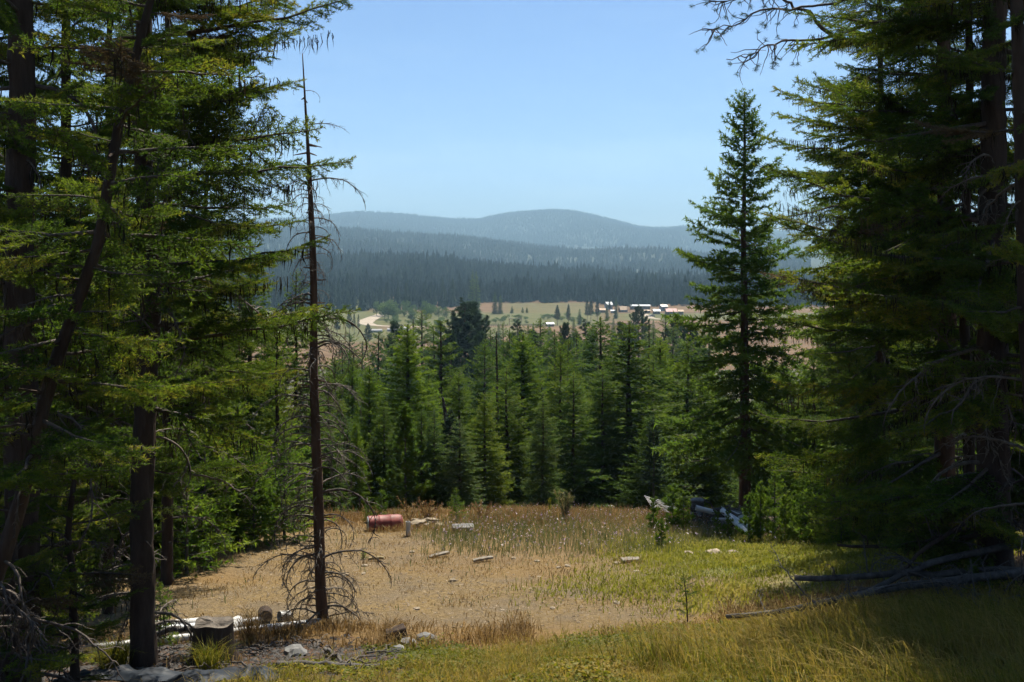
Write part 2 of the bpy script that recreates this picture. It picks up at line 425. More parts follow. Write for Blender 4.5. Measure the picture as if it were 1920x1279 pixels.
# ---- far woods: ragged little conifers, one mass per hill
def ragged_cone(tiers, pts, rng, slim=.17):
    V = []; T = []
    for k in range(tiers):
        z0 = .08 + .80 * k / tiers; z1 = min(1.0, z0 + 1.5 / tiers + .06)
        r = slim * (1 - z0) ** .85 + .012
        b = len(V); V.append((rng.uniform(-.01, .01), rng.uniform(-.01, .01), z1))
        for j in range(pts):
            a = (j + rng.uniform(-.3, .3)) / pts * 2 * math.pi
            rr = r * rng.uniform(.55, 1.25)
            V.append((rr * math.cos(a), rr * math.sin(a), z0 + rng.uniform(-.04, .03)))
        for j in range(pts): T.append((b, b + 1 + j, b + 1 + (j + 1) % pts))
    return np.array(V), np.array(T)
def plant_mass(name, label, pos, hgt, templates, mat, rng):
    G = Geo(); pick = rng.integers(0, len(templates), len(pos))
    for k, (V, T) in enumerate(templates):
        q = np.where(pick == k)[0]
        if len(q) == 0: continue
        a = rng.uniform(0, 6.283, len(q)); h = hgt[q]; w = h * rng.uniform(.8, 1.25, len(q))
        c, s = np.cos(a), np.sin(a)
        vx = V[None, :, 0] * w[:, None]; vy = V[None, :, 1] * w[:, None]
        W = np.stack([vx * c[:, None] - vy * s[:, None], vx * s[:, None] + vy * c[:, None], V[None, :, 2] * h[:, None]], -1) + pos[q][:, None, :]
        TT = (np.arange(len(q))[:, None, None] * len(V) + T[None]).reshape(-1, 3)
        tint = np.repeat(np.clip(.35 + .45 * fbm(pos[q, 0] * 8 / pos[q, 1].mean(), pos[q, 1] * 8 / pos[q, 1].mean()) + rng.uniform(-.3, .35, len(q)), 0, 1), len(V))
        G.add(W.reshape(-1, 3), TT, 0, tint)
    o = obj(name, G.mesh(name, [mat])); return tag(o, label, kind='stuff')
rg = np.random.default_rng(11)
def scatter(n, y0, y1, pa, pb, rng):
    y = np.sqrt(rng.uniform(y0 ** 2, y1 ** 2, n)); px = rng.uniform(pa, pb, n); x = (px - PX0) / FPX * y
    return x, y
def road_cut(x, y):
    px = pxof(x, y); py = pyof(x, y)
    return (np.abs(px - 843) < 7) & (py > 560) & (py < 568)
x, y = scatter(19000, 700, 1560, 380, 1560, rg)
t = x / y; w = wood_edge(t); k = (y > w + 6) & (rg.random(len(x)) < .9) & ~road_cut(x, y); x, y = x[k], y[k]
hg = 8 + 9 * rg.random(len(x)) + 8 * fbm(x * .02, y * .02) + 8 * (rg.random(len(x)) < .06)
plant_mass('hill_wood', 'dark conifer wood covering the low hill behind the field', np.stack([x, y, H(x, y) - .4], 1), hg,
           [ragged_cone(6, 6, rg, s) for s in (.13, .17, .15, .20, .12)], M['hillwood'], rg)
x, y = scatter(15000, 2000, 3400, 420, 1520, rg)
hg = 11 + 11 * rg.random(len(x)) + 7 * (rg.random(len(x)) < .05)
plant_mass('ridge_wood', 'blue-grey conifer wood on the long middle ridge', np.stack([x, y, H(x, y) - .5], 1), hg,
           [ragged_cone(4, 5, rg, s) for s in (.13, .16, .19)], M['hillwood'], rg)
x, y = scatter(30000, 4600, 6750, 440, 1500, rg)
hg = 14 + 12 * rg.random(len(x)) + 8 * (rg.random(len(x)) < .04)
plant_mass('mountain_wood', 'pale hazy conifer wood on the far mountain', np.stack([x, y, H(x, y) - 1], 1), hg,
           [ragged_cone(2, 4, rg, s) for s in (.17, .22, .26)], M['hillwood'], rg)

# ---- the smoky air of the valley
def haze():
    m = bpy.data.materials.new('smoky_haze'); m.use_nodes = True; nt = m.node_tree; nt.nodes.clear()
    out = nt.nodes.new("ShaderNodeOutputMaterial"); v = nt.nodes.new("ShaderNodeVolumePrincipled")
    v.inputs["Color"].default_value = (.40, .62, .80, 1); v.inputs["Density"].default_value = HAZE_DENSITY
    v.inputs["Anisotropy"].default_value = .1
    nt.links.new(v.outputs[0], out.inputs["Volume"])
    bm = bmesh.new(); bmesh.ops.create_cube(bm, size=1)
    me = bpy.data.meshes.new('haze'); bm.to_mesh(me); bm.free(); me.materials.append(m)
    o = obj('haze', me, loc=(0, 4600, 210), scale=(27000, 9800, 520))
    return tag(o, 'thin bluish smoke haze filling the valley', kind='stuff')
haze()
# ------------------------------------------------------------------ conifer branches and crowns
def branch_axis(L, droop, upturn, sway, rng, n=9):
    s = np.linspace(0, 1, n)
    ph = rng.uniform(0, 6.28)
    y = sway * L * (np.sin(s * 3.1 + ph) - math.sin(ph)) * .5
    z = L * (-droop * s ** 1.4 + upturn * s ** 3.2)
    jit = rng.normal(0, .006 * L, (n, 3)) * (s[:, None] > 0)
    return np.stack([s * L, y, z], 1) + jit
def along(path, s):
    k = len(path) - 1; f = np.clip(np.asarray(s) * k, 0, k - 1e-6); i = f.astype(int); u = (f - i)[..., None]
    return path[i] * (1 - u) + path[i + 1] * u

def spray_twigs(path, L, rng, step, wmax, start=.18, ang=58, hang=.1, sub=True, substep=.06, minlen=.08, shape=1.0):
    """side twigs and their twiglets of one branch: arrays of segment ends and a level number"""
    A, B, lev, tin = [], [], [], []
    s = start; side = 1
    while s < .985:
        p = along(path, np.array([s]))[0]; q = along(path, np.array([min(1, s + .04)]))[0]
        d = unit(q - p); lat = unit(np.cross(d, [0, 0, 1.])) * side
        rise = min(1, (s - start) / .22 + .35)
        ln = max(minlen, wmax * ((1 - s) ** shape + .10) * rise * rng.uniform(.6, 1.2))
        a = rad(ang + rng.uniform(-12, 10))
        td = unit(d * math.cos(a) + lat * math.sin(a) + np.array([0, 0, rng.uniform(-.5, .28) - hang]))
        k = max(2, int(ln / .12)); pts = [p]; tb = rng.random()
        for i in range(k):
            td = unit(td + d * .10 + np.array([0, 0, .05 - hang * .25]) + rng.normal(0, .05, 3)); pts.append(pts[-1] + td * ln / k)
        pts = np.array(pts)
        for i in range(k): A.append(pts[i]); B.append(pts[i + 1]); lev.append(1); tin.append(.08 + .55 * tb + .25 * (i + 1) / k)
        if sub and ln > .14:
            u = .15; sd = 1
            while u < .97:
                pp = along(pts, np.array([u]))[0]
                l2 = max(.04, ln * .42 * (1 - u * .75) * rng.uniform(.6, 1.2))
                lat2 = unit(np.cross(td, [0, 0, 1.])) * sd
                d2 = unit(td * .72 + lat2 * .75 + np.array([0, 0, rng.uniform(-.5, .25) - hang * .6]))
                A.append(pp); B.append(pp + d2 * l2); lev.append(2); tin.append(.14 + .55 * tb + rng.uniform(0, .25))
                u += substep / ln * rng.uniform(.7, 1.3); sd = -sd
        s += step / L * rng.uniform(.65, 1.35); side = -side
    return np.array(A), np.array(B), np.array(lev), np.array(tin)

def near_fir_branch(L, rng, dense=1.0, w=.42, droop=.10, upturn=.14, nsp=.0062, nlen=.044, nwid=.0098, hang=.1):
    """one detailed live branch: wood arrays and needle arrays"""
    path = branch_axis(L, droop, upturn, .12, rng)
    r = np.linspace(.011 * L + .004, .003, len(path))
    W = Geo(); W.add(*tube(path, r, 6, True, .12, rng), smooth=True)
    A, B, lev, tin = spray_twigs(path, L, rng, .042 / dense, w * L * .95, .10, 56, hang, True, .034 / dense)
    W.add(*prisms(A, B, np.where(lev == 1, .0045, .0022), np.where(lev == 1, .003, .0014)))
    N = Geo()
    A2 = np.concatenate([A, path[5:-1]]); B2 = np.concatenate([B, path[6:]]); t2 = np.concatenate([tin, np.full(3, .7)])
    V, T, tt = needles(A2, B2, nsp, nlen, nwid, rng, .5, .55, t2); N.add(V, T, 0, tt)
    return W, N, path
def dead_branch(L, rng, curl=.5, fine=True):
    """bare branch that arches out and droops, with crooked side twigs"""
    s = np.linspace(0, 1, 14); ph = rng.uniform(-.2, .25)
    a = ph - curl * 3.0 * s ** 1.3
    dx = np.cos(a); dz = np.sin(a)
    x = np.concatenate([[0], np.cumsum(dx[:-1])]) * L / 13; z = np.concatenate([[0], np.cumsum(dz[:-1])]) * L / 13
    y = np.cumsum(rng.normal(0, .012, 14)) * L
    path = np.stack([x, y - y[0], z], 1) + rng.normal(0, .004, (14, 3)) * L
    W = Geo(); W.add(*tube(path, np.linspace(.011 * L + .005, .0035, 14), 5, True, .15, rng), smooth=True)
    A, B, R = [], [], []
    for k in range(int(10 + 16 * fine)):
        u = rng.uniform(.12, .97); p = along(path, np.array([u]))[0]; q = along(path, np.array([min(.999, u + .05)]))[0]
        d = unit(q - p); td = unit(d * .6 + rng.normal(0, .7, 3) + np.array([0, 0, -.25])); ln = L * rng.uniform(.06, .28) * (1.1 - u * .6)
        m = 5
        for i in range(m):
            td = unit(td + rng.normal(0, .22, 3) + np.array([0, 0, -.18])); A.append(p); p = p + td * ln / m; B.append(p); R.append(.0055 * (1 - i / m) + .002)
            if fine and rng.random() < .6:
                t2 = unit(td + rng.normal(0, .8, 3)); A.append(p); B.append(p + t2 * ln * rng.uniform(.1, .3)); R.append(.0026)
    R = np.array(R); W.add(*prisms(A, B, R, R * .7))
    return W, path

def lichen_strands(pts, rng, lmin=.04, lmax=.34, wid=.006):
    """dark beard lichen hanging straight down from given points"""
    n = len(pts); L = rng.uniform(lmin, lmax, n) * rng.uniform(.4, 1, n)
    a = rng.uniform(0, 3.14, n); o = np.stack([np.cos(a), np.sin(a), np.zeros(n)], 1) * (wid * rng.uniform(.5, 1.4, n))[:, None]
    j1 = rng.normal(0, .014, (n, 3)); j2 = rng.normal(0, .022, (n, 3)); j1[:, 2] = 0; j2[:, 2] = 0
    z = np.array([[0, 0, -1.]])
    V = np.stack([pts - o * .5, pts + o * .5, pts + z * L[:, None] * .5 + j1 - o, pts + z * L[:, None] * .5 + j1 + o, pts + z * L[:, None] + j2], 1)
    T0 = np.array([[0, 1, 3], [0, 3, 2], [2, 3, 4]])
    return V.reshape(-1, 3), (np.arange(n)[:, None, None] * 5 + T0[None]).reshape(-1, 3), np.repeat(rng.random(n), 5)

# ---- shared near branches (wood mesh, needle mesh, axis)
rb = np.random.default_rng(5)
NEAR = []
for i, (L, dr, upt, w, hg) in enumerate([(2.4, .06, .10, .36, .12), (2.4, .16, .16, .40, .16), (2.0, .02, .12, .42, .10), (1.6, .10, .10, .46, .12),
                                         (1.6, .0, .14, .44, .06), (1.1, .05, .10, .5, .08), (1.1, .16, .05, .46, .18), (2.8, .10, .16, .30, .18)]):
    W, N, path = near_fir_branch(L, rb, 1.0, w, dr, upt, hang=hg)
    NEAR.append((W.mesh('branch_wood', [M['twig']]), N.arrays(), path, L))
_needle_cache = {}
def needle_mesh(i, mat):
    if (i, mat) not in _needle_cache:
        V, T, m, t, s = NEAR[i][1]; _needle_cache[(i, mat)] = mk_mesh('branch_needles', V, T, [M[mat]], None, t)
    return _needle_cache[(i, mat)]
DEAD = []
for L, c, f in [(1.6, .35, True), (1.3, .6, True), (1.0, .2, True), (.8, .75, False), (1.1, .9, True), (.6, .3, False), (1.3, 1.0, False)]:
    W, path = dead_branch(L, rb, c, f); DEAD.append((W, path, L))
_dead_cache = {}
def dead_mesh(i, mat):
    if (i, mat) not in _dead_cache: _dead_cache[(i, mat)] = DEAD[i][0].mesh('dead_branch_wood', [M[mat]])
    return _dead_cache[(i, mat)]

def trunk_mesh(path, radii, mat, n=12, rng=None, flare=0.0, origin=None, stubs=0):
    path = np.asarray(path, float); k = max(2, int(len(path)))
    s = np.linspace(0, 1, 28 if n < 12 else 90); P_ = along(path, s * .99999); R_ = np.interp(s, np.linspace(0, 1, len(radii)), radii)
    z = P_[:, 2] - P_[0, 2]; R_ = R_ * (1 + flare * np.exp(-z / .22))
    G = Geo(); G.add(*tube(P_, R_, n if n < 12 else 20, True, .07 if n < 12 else .11, rng), smooth=True)
    for i in range(stubs):
        u = rng.uniform(.05, .95); p = along(P_, np.array([u]))[0]; a = rng.uniform(0, 6.28); d = np.array([math.cos(a), math.sin(a), rng.uniform(-.3, .3)])
        ln = rng.uniform(.06, .22); r0 = np.interp(u, s, R_)
        G.add(*tube([p, p + d * (r0 + ln)], [.016, .006], 5))
    return G.mesh('trunk', [M[mat]], origin)

def near_tree(name, label, cat, base, hgt, r0, rng, lean=(0, 0), barkm='bark', needle='fir', crown_from=.25, dens=7.0, reach=1.9,
              az_bias=None, elev=(-12, 8), dead_below=True, dead_n=14, deadmat='deadtwig', extra=(), lichen=.6, group=None, top_taper=.45, branch_scale=1.0, maxb=150, dead_scale=1.0, brown=.04):
    """a foreground conifer: trunk, live branches (each with its needles), dead branches, beard lichen"""
    base = np.asarray(base, float)
    root = thing(name, label, cat, tuple(base), 0, group)
    n = 8; s = np.linspace(0, 1, n)
    path = np.stack([lean[0] * s * hgt + .03 * rng.normal(size=n) * (s > 0), lean[1] * s * hgt + .03 * rng.normal(size=n) * (s > 0), s * hgt - .25 * (s == 0)], 1)
    radii = r0 * np.maximum(0, 1 - s * .85) ** .9 + .01
    obj('trunk', trunk_mesh(path, radii, barkm, 12, rng, .35, None, 14), root)
    pts = []
    def put_live(sz, az, el, ln, kind=None):
        p = along(path, np.array([sz]))[0]
        i = kind if kind is not None else int(rng.integers(0, len(NEAR)))
        cand = [j for j in range(len(NEAR)) if .6 < ln / NEAR[j][3] < 1.5]
        if kind is None and cand: i = int(rng.choice(cand))
        sc = ln / NEAR[i][3]
        ro = (rng.normal(0, .4), -rad(el), az)
        w = obj('branch', NEAR[i][0], root, tuple(p), ro, (sc, sc * (1 if rng.random() < .5 else -1), sc))
        obj('needles', needle_mesh(i, 'brownneedle' if kind is None and rng.random() < brown else needle), w)
        if lichen > 0:
            m = int(ln * 52 * lichen); Q = along(NEAR[i][2], rng.uniform(.05, .85, m)) * sc
            Q = Q + rng.normal(0, .014 * ln, (m, 3)) * np.array([1, 1, .1])
            pts.append(Q @ np.array(Euler(ro, 'XYZ').to_matrix()).T + p)
    nb = min(maxb, int(hgt * (1 - crown_from) * dens))
    for k in range(nb):
        sz = crown_from + (1 - crown_from) * ((k + rng.uniform(0, .9)) / nb) ** .95
        az = k * 2.399963 + rng.uniform(-.4, .4)
        if az_bias is not None and rng.random() < az_bias[1]: az = az_bias[0] + rng.normal(0, .7)
        u = (sz - crown_from) / (1 - crown_from)
        ln = reach * (1 - u * (1 - .18)) ** top_taper * rng.uniform(.45, 1.15) * (.75 + .25 * min(1, u * 6))
        put_live(sz, az, rng.uniform(*elev) + 22 * u ** 2, ln * branch_scale)
    for (sz, az, el, ln, kd) in extra: put_live(sz, az, el, ln, kd)
    for k in range(dead_n):
        sz = rng.uniform(.04, max(crown_from + .25, .3)); p = along(path, np.array([sz]))[0]
        i = int(rng.integers(0, len(DEAD))); sc = rng.uniform(.6, 1.25) * dead_scale
        ro = (rng.uniform(-.4, .4), rng.uniform(-.25, .25), rng.uniform(0, 6.28))
        obj('dead_branch', dead_mesh(i, deadmat), root, tuple(p), ro, (sc, sc, sc))
        if lichen > 0:
            m = int(18 * lichen); pts.append(along(DEAD[i][1], rng.uniform(.03, .7, m)) * sc @ np.array(Euler(ro, 'XYZ').to_matrix()).T + p)
    if pts:
        Q = np.concatenate(pts); V, T, t = lichen_strands(Q, rng)
        tag(obj('hanging_lichen', mk_mesh('hanging_lichen', V, T, [M['lichen']], None, t), root), kind='stuff')
    return root

# ---- whole crowns for the trees of the wood (middle distance)
def mid_branch(kind, L, rng):
    """coarser branch of unit-like length L: wood segments + needle triangles"""
    if kind == 'larch':
        path = branch_axis(L, .10, .10, .08, rng, 6)
        A, B, lev, tin = spray_twigs(path, L, rng, .10, .34 * L, .12, 62, .22, False, .1, .10)
        A = np.concatenate([A, path[:-1]]); B = np.concatenate([B, path[1:]]); tin = np.concatenate([tin, np.full(5, .5)])
        N = needles(A, B, .0115, .11, .028, rng, .1, .35, tin, .1)
    elif kind == 'pine':
        path = branch_axis(L, .0, .22, .14, rng, 6)
        A, B, lev, tin = spray_twigs(path, L, rng, .20, .42 * L, .35, 48, -.15, False, .1, .16)
        tips = B[lev == 1]
        A2 = np.concatenate([tips - unit(B - A)[lev == 1] * .12, path[-2:-1]]); B2 = np.concatenate([tips, path[-1:]])
        N = needles(np.concatenate([A2, A2, A]), np.concatenate([B2, B2, B]), .006, .20, .022, rng, 0, .7, None, .1)
    elif kind == 'spruce':
        path = branch_axis(L, .20, .24, .08, rng, 6)
        A, B, lev, tin = spray_twigs(path, L, rng, .12, .40 * L, .12, 58, .16, True, .16, .10)
        N = needles(A, B, .0125, .12, .036, rng, .3, .6, tin)
    else:
        path = branch_axis(L, .05, .14, .10, rng, 6)
        A, B, lev, tin = spray_twigs(path, L, rng, .13, .46 * L, .14, 55, .08, True, .16, .10)
        N = needles(A, B, .0125, .125, .036, rng, .3, .6, tin)
    return path, (A, B), N
def crown_mesh(kind, hgt, radius, rng, mat, base=.05, nper=5, whorl=.42, shape=.9, elev=(-14, 40), ragged=.2, cone_bulge=0.0, missing=.0):
    """one crown mesh (needles + branch wood); local origin at the foot of the trunk"""
    protos = [mid_branch(kind, L, rng) for L in (.6, .9, 1.3, 1.3, 1.8, 1.8)]; PL = np.array([.6, .9, 1.3, 1.3, 1.8, 1.8])
    G = Geo(); z = base * hgt
    while z < hgt * .985:
        u = (z / hgt - base) / (1 - base)
        u = min(max(u, 0), 1)
        R = radius * ((1 - u) ** shape) * (1 + cone_bulge * math.sin(u * 3.14)) * min(1, .62 + u * 5) + .16
        nb = max(3, int(round(nper * (1 - .35 * u))))
        a0 = rng.uniform(0, 6.28)
        for k in range(nb):
            if rng.random() < missing: continue
            ln = R * rng.uniform(1 - ragged * 1.5, 1 + ragged)
            i = int(np.argmin(np.abs(PL - ln) + rng.uniform(0, .35, 6))); sc = ln / PL[i]
            el = elev[0] + (elev[1] - elev[0]) * u ** 1.3 + rng.uniform(-8, 8)
            Rm = np.array(Euler((rng.uniform(-.3, .3), -rad(el), a0 + k / nb * 6.283 + rng.uniform(-.3, .3)), 'XYZ').to_matrix())
            off = np.array([0, 0, z + rng.uniform(-.5, .5) * whorl])
            path, (A, B), (V, T, tt) = protos[i]
            G.add(V * sc @ Rm.T + off, T, 0, np.clip(tt + rng.uniform(-.18, .18), 0, 1))
            tv, tT = tube(path * sc, np.linspace(.009 * ln + .004, .003, len(path)), 3, False); G.add(tv @ Rm.T + off, tT, 1)
        z += whorl * rng.uniform(.75, 1.25) * (1 - .35 * u)
    top = np.array([0, 0, hgt]); V, T, tt = needles([top - [0, 0, .6]], [top], .006, .09, .022, rng, 0, .7); G.add(V, T, 0, tt)
    me = G.mesh('crown', [M[mat], M['twig']]); return me
def simple_trunk(hgt, r0, mat, rng):
    n = 7; s = np.linspace(0, 1, n)
    path = np.stack([.02 * rng.normal(size=n) * hgt * .1, .02 * rng.normal(size=n) * hgt * .1, s * hgt * 1.0 - .4 * (s == 0)], 1); path[0, :2] = 0; path[-1, :2] = 0
    return trunk_mesh(path, r0 * (1 - s * .93) + .004, mat, 8, rng, .25, None, 10)
# ------------------------------------------------------------------ the wood below the clearing
rc = np.random.default_rng(42)
PROTO = {}
def proto(key, kind, h, r, mat, n=1, barkm='bark', r0=.16, **kw):
    PROTO[key] = [(crown_mesh(kind, h, r, rc, mat, **kw), simple_trunk(h, r0, barkm, rc), h) for _ in range(n)]
proto('larch', 'larch', 11, 1.8, 'larch', 2, base=.06, nper=8, whorl=.26, shape=.75, elev=(-6, 40), ragged=.16)
proto('larchpale', 'larch', 11, 1.7, 'firmid', 1, base=.1, nper=6, whorl=.36, shape=.7, elev=(-4, 40), ragged=.2)
proto('fir', 'fir', 12, 2.6, 'firmid', 2, base=.04, nper=7, whorl=.40, shape=.72, ragged=.26)
proto('firdark', 'fir', 12, 2.5, 'firdark', 2, base=.05, nper=7, whorl=.40, shape=.70, ragged=.28)
proto('spruce', 'spruce', 13, 2.5, 'spruce', 2, base=.03, nper=7, whorl=.40, shape=.74, elev=(-22, 38), ragged=.26)
proto('spire', 'spruce', 12, .95, 'spruce', 1, base=.05, nper=5, whorl=.36, shape=.6, elev=(-25, 30), ragged=.25)
proto('pine', 'pine', 16, 2.7, 'pine', 2, 'barkred', .24, base=.28, nper=6, whorl=.42, shape=.55, elev=(-5, 55), ragged=.22, cone_bulge=.25)
proto('lodgepole', 'pine', 13, 1.25, 'pine', 1, 'barkgrey', .12, base=.3, nper=5, whorl=.40, shape=.6, elev=(5, 50), ragged=.25)
proto('youngpine', 'pine', 6, 1.1, 'youngpine', 1, 'barkgrey', .06, base=.06, nper=5, whorl=.30, shape=.7, elev=(15, 60), ragged=.2)
tree_count = {}
def mid_tree(key, px, py, d, name, label, group=None, wide=1.0, h=None, v=None):
    x = X_at(px, d); zg = Hf(x, d); H_ = (Z_at(py, d) - zg) if h is None else h
    lst = PROTO[key]; cm, tm, h0 = lst[int(rc.integers(0, len(lst))) if v is None else v % len(lst)]
    s = H_ / h0; ws = s * wide
    root = thing(name, label, 'tree', (x, d, zg), rc.uniform(0, 6.28), group)
    obj('trunk', tm, root, (0, 0, 0), (0, 0, 0), (ws, ws, s)); obj('crown', cm, root, (0, 0, 0), (0, 0, 0), (ws, ws, s))
    return root
# trees one can pick out, front to back
for a in [
    ('larch', 764, 608, 45, 'larch_tree', 'tall bright green conical larch behind the red barrel', 1.25),
    ('larchpale', 826, 602, 56, 'larch_tree', 'pale feathery larch right of the tall bright green larch', 1.25),
    ('larch', 693, 687, 46, 'larch_tree', 'smaller bright green larch left of the tall conical larch', 1.0),
    ('spruce', 710, 622, 82, 'spruce_tree', 'blue-green spruce standing above the small bright larch', 1.1),
    ('pine', 872, 568, 150, 'ponderosa_pine', 'big dark round-topped pine rising over the hay field', 1.05),
    ('pine', 884, 574, 152, 'ponderosa_pine', 'second round top of the big dark pine pair, on its east side', .9),
    ('spruce', 791, 583, 135, 'spruce_tree', 'tall bluish spruce just west of the big round-topped pine', 1.2),
    ('spire', 775, 598, 140, 'spruce_tree', 'thin bluish spruce leaning in beside the tall bluish spruce', 1.3),
    ('pine', 741, 610, 145, 'ponderosa_pine', 'dark bluish pine in front of the white hoop barns', .8),
    ('spruce', 656, 625, 120, 'spruce_tree', 'bluish spruce on the field edge nearest the dead tree', .9),
    ('fir', 664, 656, 72, 'fir_tree', 'grey-green fir below the bluish spruce beside the dead tree', .9),
    ('firdark', 909, 637, 68, 'fir_tree', 'mid green fir right below the big round-topped pine', .9),
    ('spruce', 920, 618, 125, 'spruce_tree', 'bluish spruce behind the thin bare snag', .8),
    ('spruce', 943, 606, 142, 'spruce_tree', 'bluish narrow spruce under the ranch gate', .7),
    ('firdark', 955, 616, 78, 'fir_tree', 'narrow green fir just right of the thin bare snag', .7),
    ('lodgepole', 970, 602, 145, 'lodgepole_pine', 'slim bluish pine right of the ranch gate', 1.2),
    ('larch', 981, 623, 52, 'larch_tree', 'broad yellow-green larch at the middle of the wood', 1.35),
    ('firdark', 1013, 597, 112, 'fir_tree', 'dark pointed fir left of the small field shed', 1.1),
    ('firdark', 1040, 618, 82, 'fir_tree', 'dark green fir in front of the small field shed', .95),
    ('fir', 1051, 645, 52, 'fir_tree', 'yellow-green fir, left one of a close pair', .8),
    ('fir', 1066, 637, 55, 'fir_tree', 'yellow-green fir, right one of a close pair', .8),
    ('spruce', 1080, 618, 88, 'spruce_tree', 'dull green spruce behind the yellow-green pair', .9),
    ('lodgepole', 1098, 602, 135, 'lodgepole_pine', 'faint bluish pine left of the strong dark green fir', 1.2),
    ('firdark', 1126, 594, 62, 'fir_tree', 'strong dark green fir with upswept branches before the farm', 1.25),
    ('fir', 1180, 602, 44, 'fir_tree', 'broad grey-green fir whose stout trunk shows at its foot', 1.45),
    ('spire', 1217, 602, 64, 'spruce_tree', 'narrow blackish spire between the broad fir and the yellow larch', 1.0),
    ('larch', 1238, 633, 56, 'larch_tree', 'yellow-green larch right of the narrow blackish spire', 1.1),
    ('pine', 1198, 575, 235, 'ponderosa_pine', 'grey-blue pine standing out on the field before the farm', .8),
    ('spruce', 1248, 591, 155, 'spruce_tree', 'bluish twin-topped spruce at the field edge by the farm', 1.2),
    ('pine', 1270, 600, 150, 'ponderosa_pine', 'pale bluish pine right of the twin-topped spruce', .8),
    ('fir', 909, 735, 37, 'fir_tree', 'front row fir with dark trunk under the thin snag', .95),
    ('spruce', 1018, 735, 35, 'spruce_tree', 'greyish spruce in the front row behind the mullein stalk', .9),
    ('spruce', 814, 770, 34, 'spruce_tree', 'front row spruce right behind the small bright bush', .95),
    ('larch', 668, 790, 36, 'larch_tree', 'slim light green larch in the front row by the dead tree', .8),
    ('youngpine', 760, 755, 33, 'young_pine', 'pale young pine with upturned branch tips behind the barrel', .9),
    ('fir', 950, 690, 41, 'fir_tree', 'mid green fir in front of the broad yellow-green larch', 1.1),
    ('firdark', 1075, 700, 40, 'fir_tree', 'dark fir in the shadowed gap left of the stout-trunked fir', 1.1),
    ('firdark', 1130, 690, 42, 'fir_tree', 'dark fir crowding the stout-trunked fir on its left', 1.15),
    ('fir', 1290, 640, 48, 'fir_tree', 'dull green fir behind the tall hero fir at the clearing edge', 1.2),
    ('fir', 860, 700, 48, 'fir_tree', 'grey-green fir behind the broken snag', 1.0),
    ('fir', 720, 760, 38, 'fir_tree', 'dull fir between the two bright larches', 1.0),
    ]:
    lab = a[5].replace('tall hero fir', 'tall lone fir')
    mid_tree(a[0], a[1], a[2], a[3], a[4], lab, 'conifers in the wood below the clearing', a[6] * 1.4)
# the packed rest of the wood
LAND = []
for o_ in list(COL.objects):
    if o_.get('group') == 'conifers in the wood below the clearing': LAND.append((PX0 + o_.location.x / o_.location.y * FPX, o_.location.y, ' '.join(o_['label'].split()[:4]), o_['label']))
SHORT = {}
def crowd_label(key, px, d):
    best = sorted(LAND, key=lambda q: abs(q[0] - px) / 40 + abs(q[1] - d) / 30)
    col = {'fir': 'dull green fir', 'firdark': 'dark green fir', 'spruce': 'grey-green spruce', 'larch': 'bright green larch', 'larchpale': 'pale green larch', 'lodgepole': 'thin dark pine'}[key]
    for q in best[:12]:
        lm = q[3]
        for w in (' behind ', ' right of ', ' left of ', ' in front ', ' rising ', ' standing ', ' at ', ' on ', ' below ', ' under ', ' above ', ' between ', ' with ', ' just ', ' right ', ',', ' leaning ', ' before ', ' whose ', ' crowding ', ' in ', ' by '):
            if w in lm: lm = lm.split(w)[0]
        side = ('behind' if d > q[1] + 12 else 'before' if d < q[1] - 8 else 'beside') + (', left side' if px < q[0] - 6 else ', right side' if px > q[0] + 6 else ', in line')
        a, b_ = side.split(', '); lab = f'{col} crowded {a} the {lm}, {b_}'
        if len(lab.split()) > 16: continue
        if lab not in SHORT: SHORT[lab] = 1; return lab[:150]
    return 'conifer packed among its neighbours in the wood below the clearing'
keys = ['fir', 'fir', 'firdark', 'spruce', 'larchpale', 'lodgepole', 'larch', 'firdark']
names = {'fir': 'fir_tree', 'firdark': 'fir_tree', 'spruce': 'spruce_tree', 'larch': 'larch_tree', 'larchpale': 'larch_tree', 'lodgepole': 'lodgepole_pine'}
n = 0
for k in range(600):
    px = rc.uniform(560, 1480); d = 33 + 95 * rc.random() ** 1.4
    py = rc.uniform(670, 790) if d < 80 else rc.uniform(668, 740)
    if d < 50: py = rc.uniform(765, 850)
    h = Z_at(py, d) - Hf(X_at(px, d), d)
    if h < 3 or h > 22: continue
    key = keys[int(rc.integers(0, len(keys)))]
    mid_tree(key, px, py, d, names[key], crowd_label(key, px, d), 'packed conifers of the wood', rc.uniform(1.2, 1.9))
    n += 1
    if n >= 85: break
def side_label(key, px, d, marks):
    col = {'fir': 'dull green fir', 'firdark': 'dark green fir', 'spruce': 'grey-green spruce', 'larch': 'bright larch', 'larchpale': 'pale green larch'}[key]
    m = [n_ for lim, n_ in marks if px < lim][0]; dep = 'close' if d < 28 else 'some way' if d < 36 else 'far'
    return f'{col} {dep} behind the {m}'
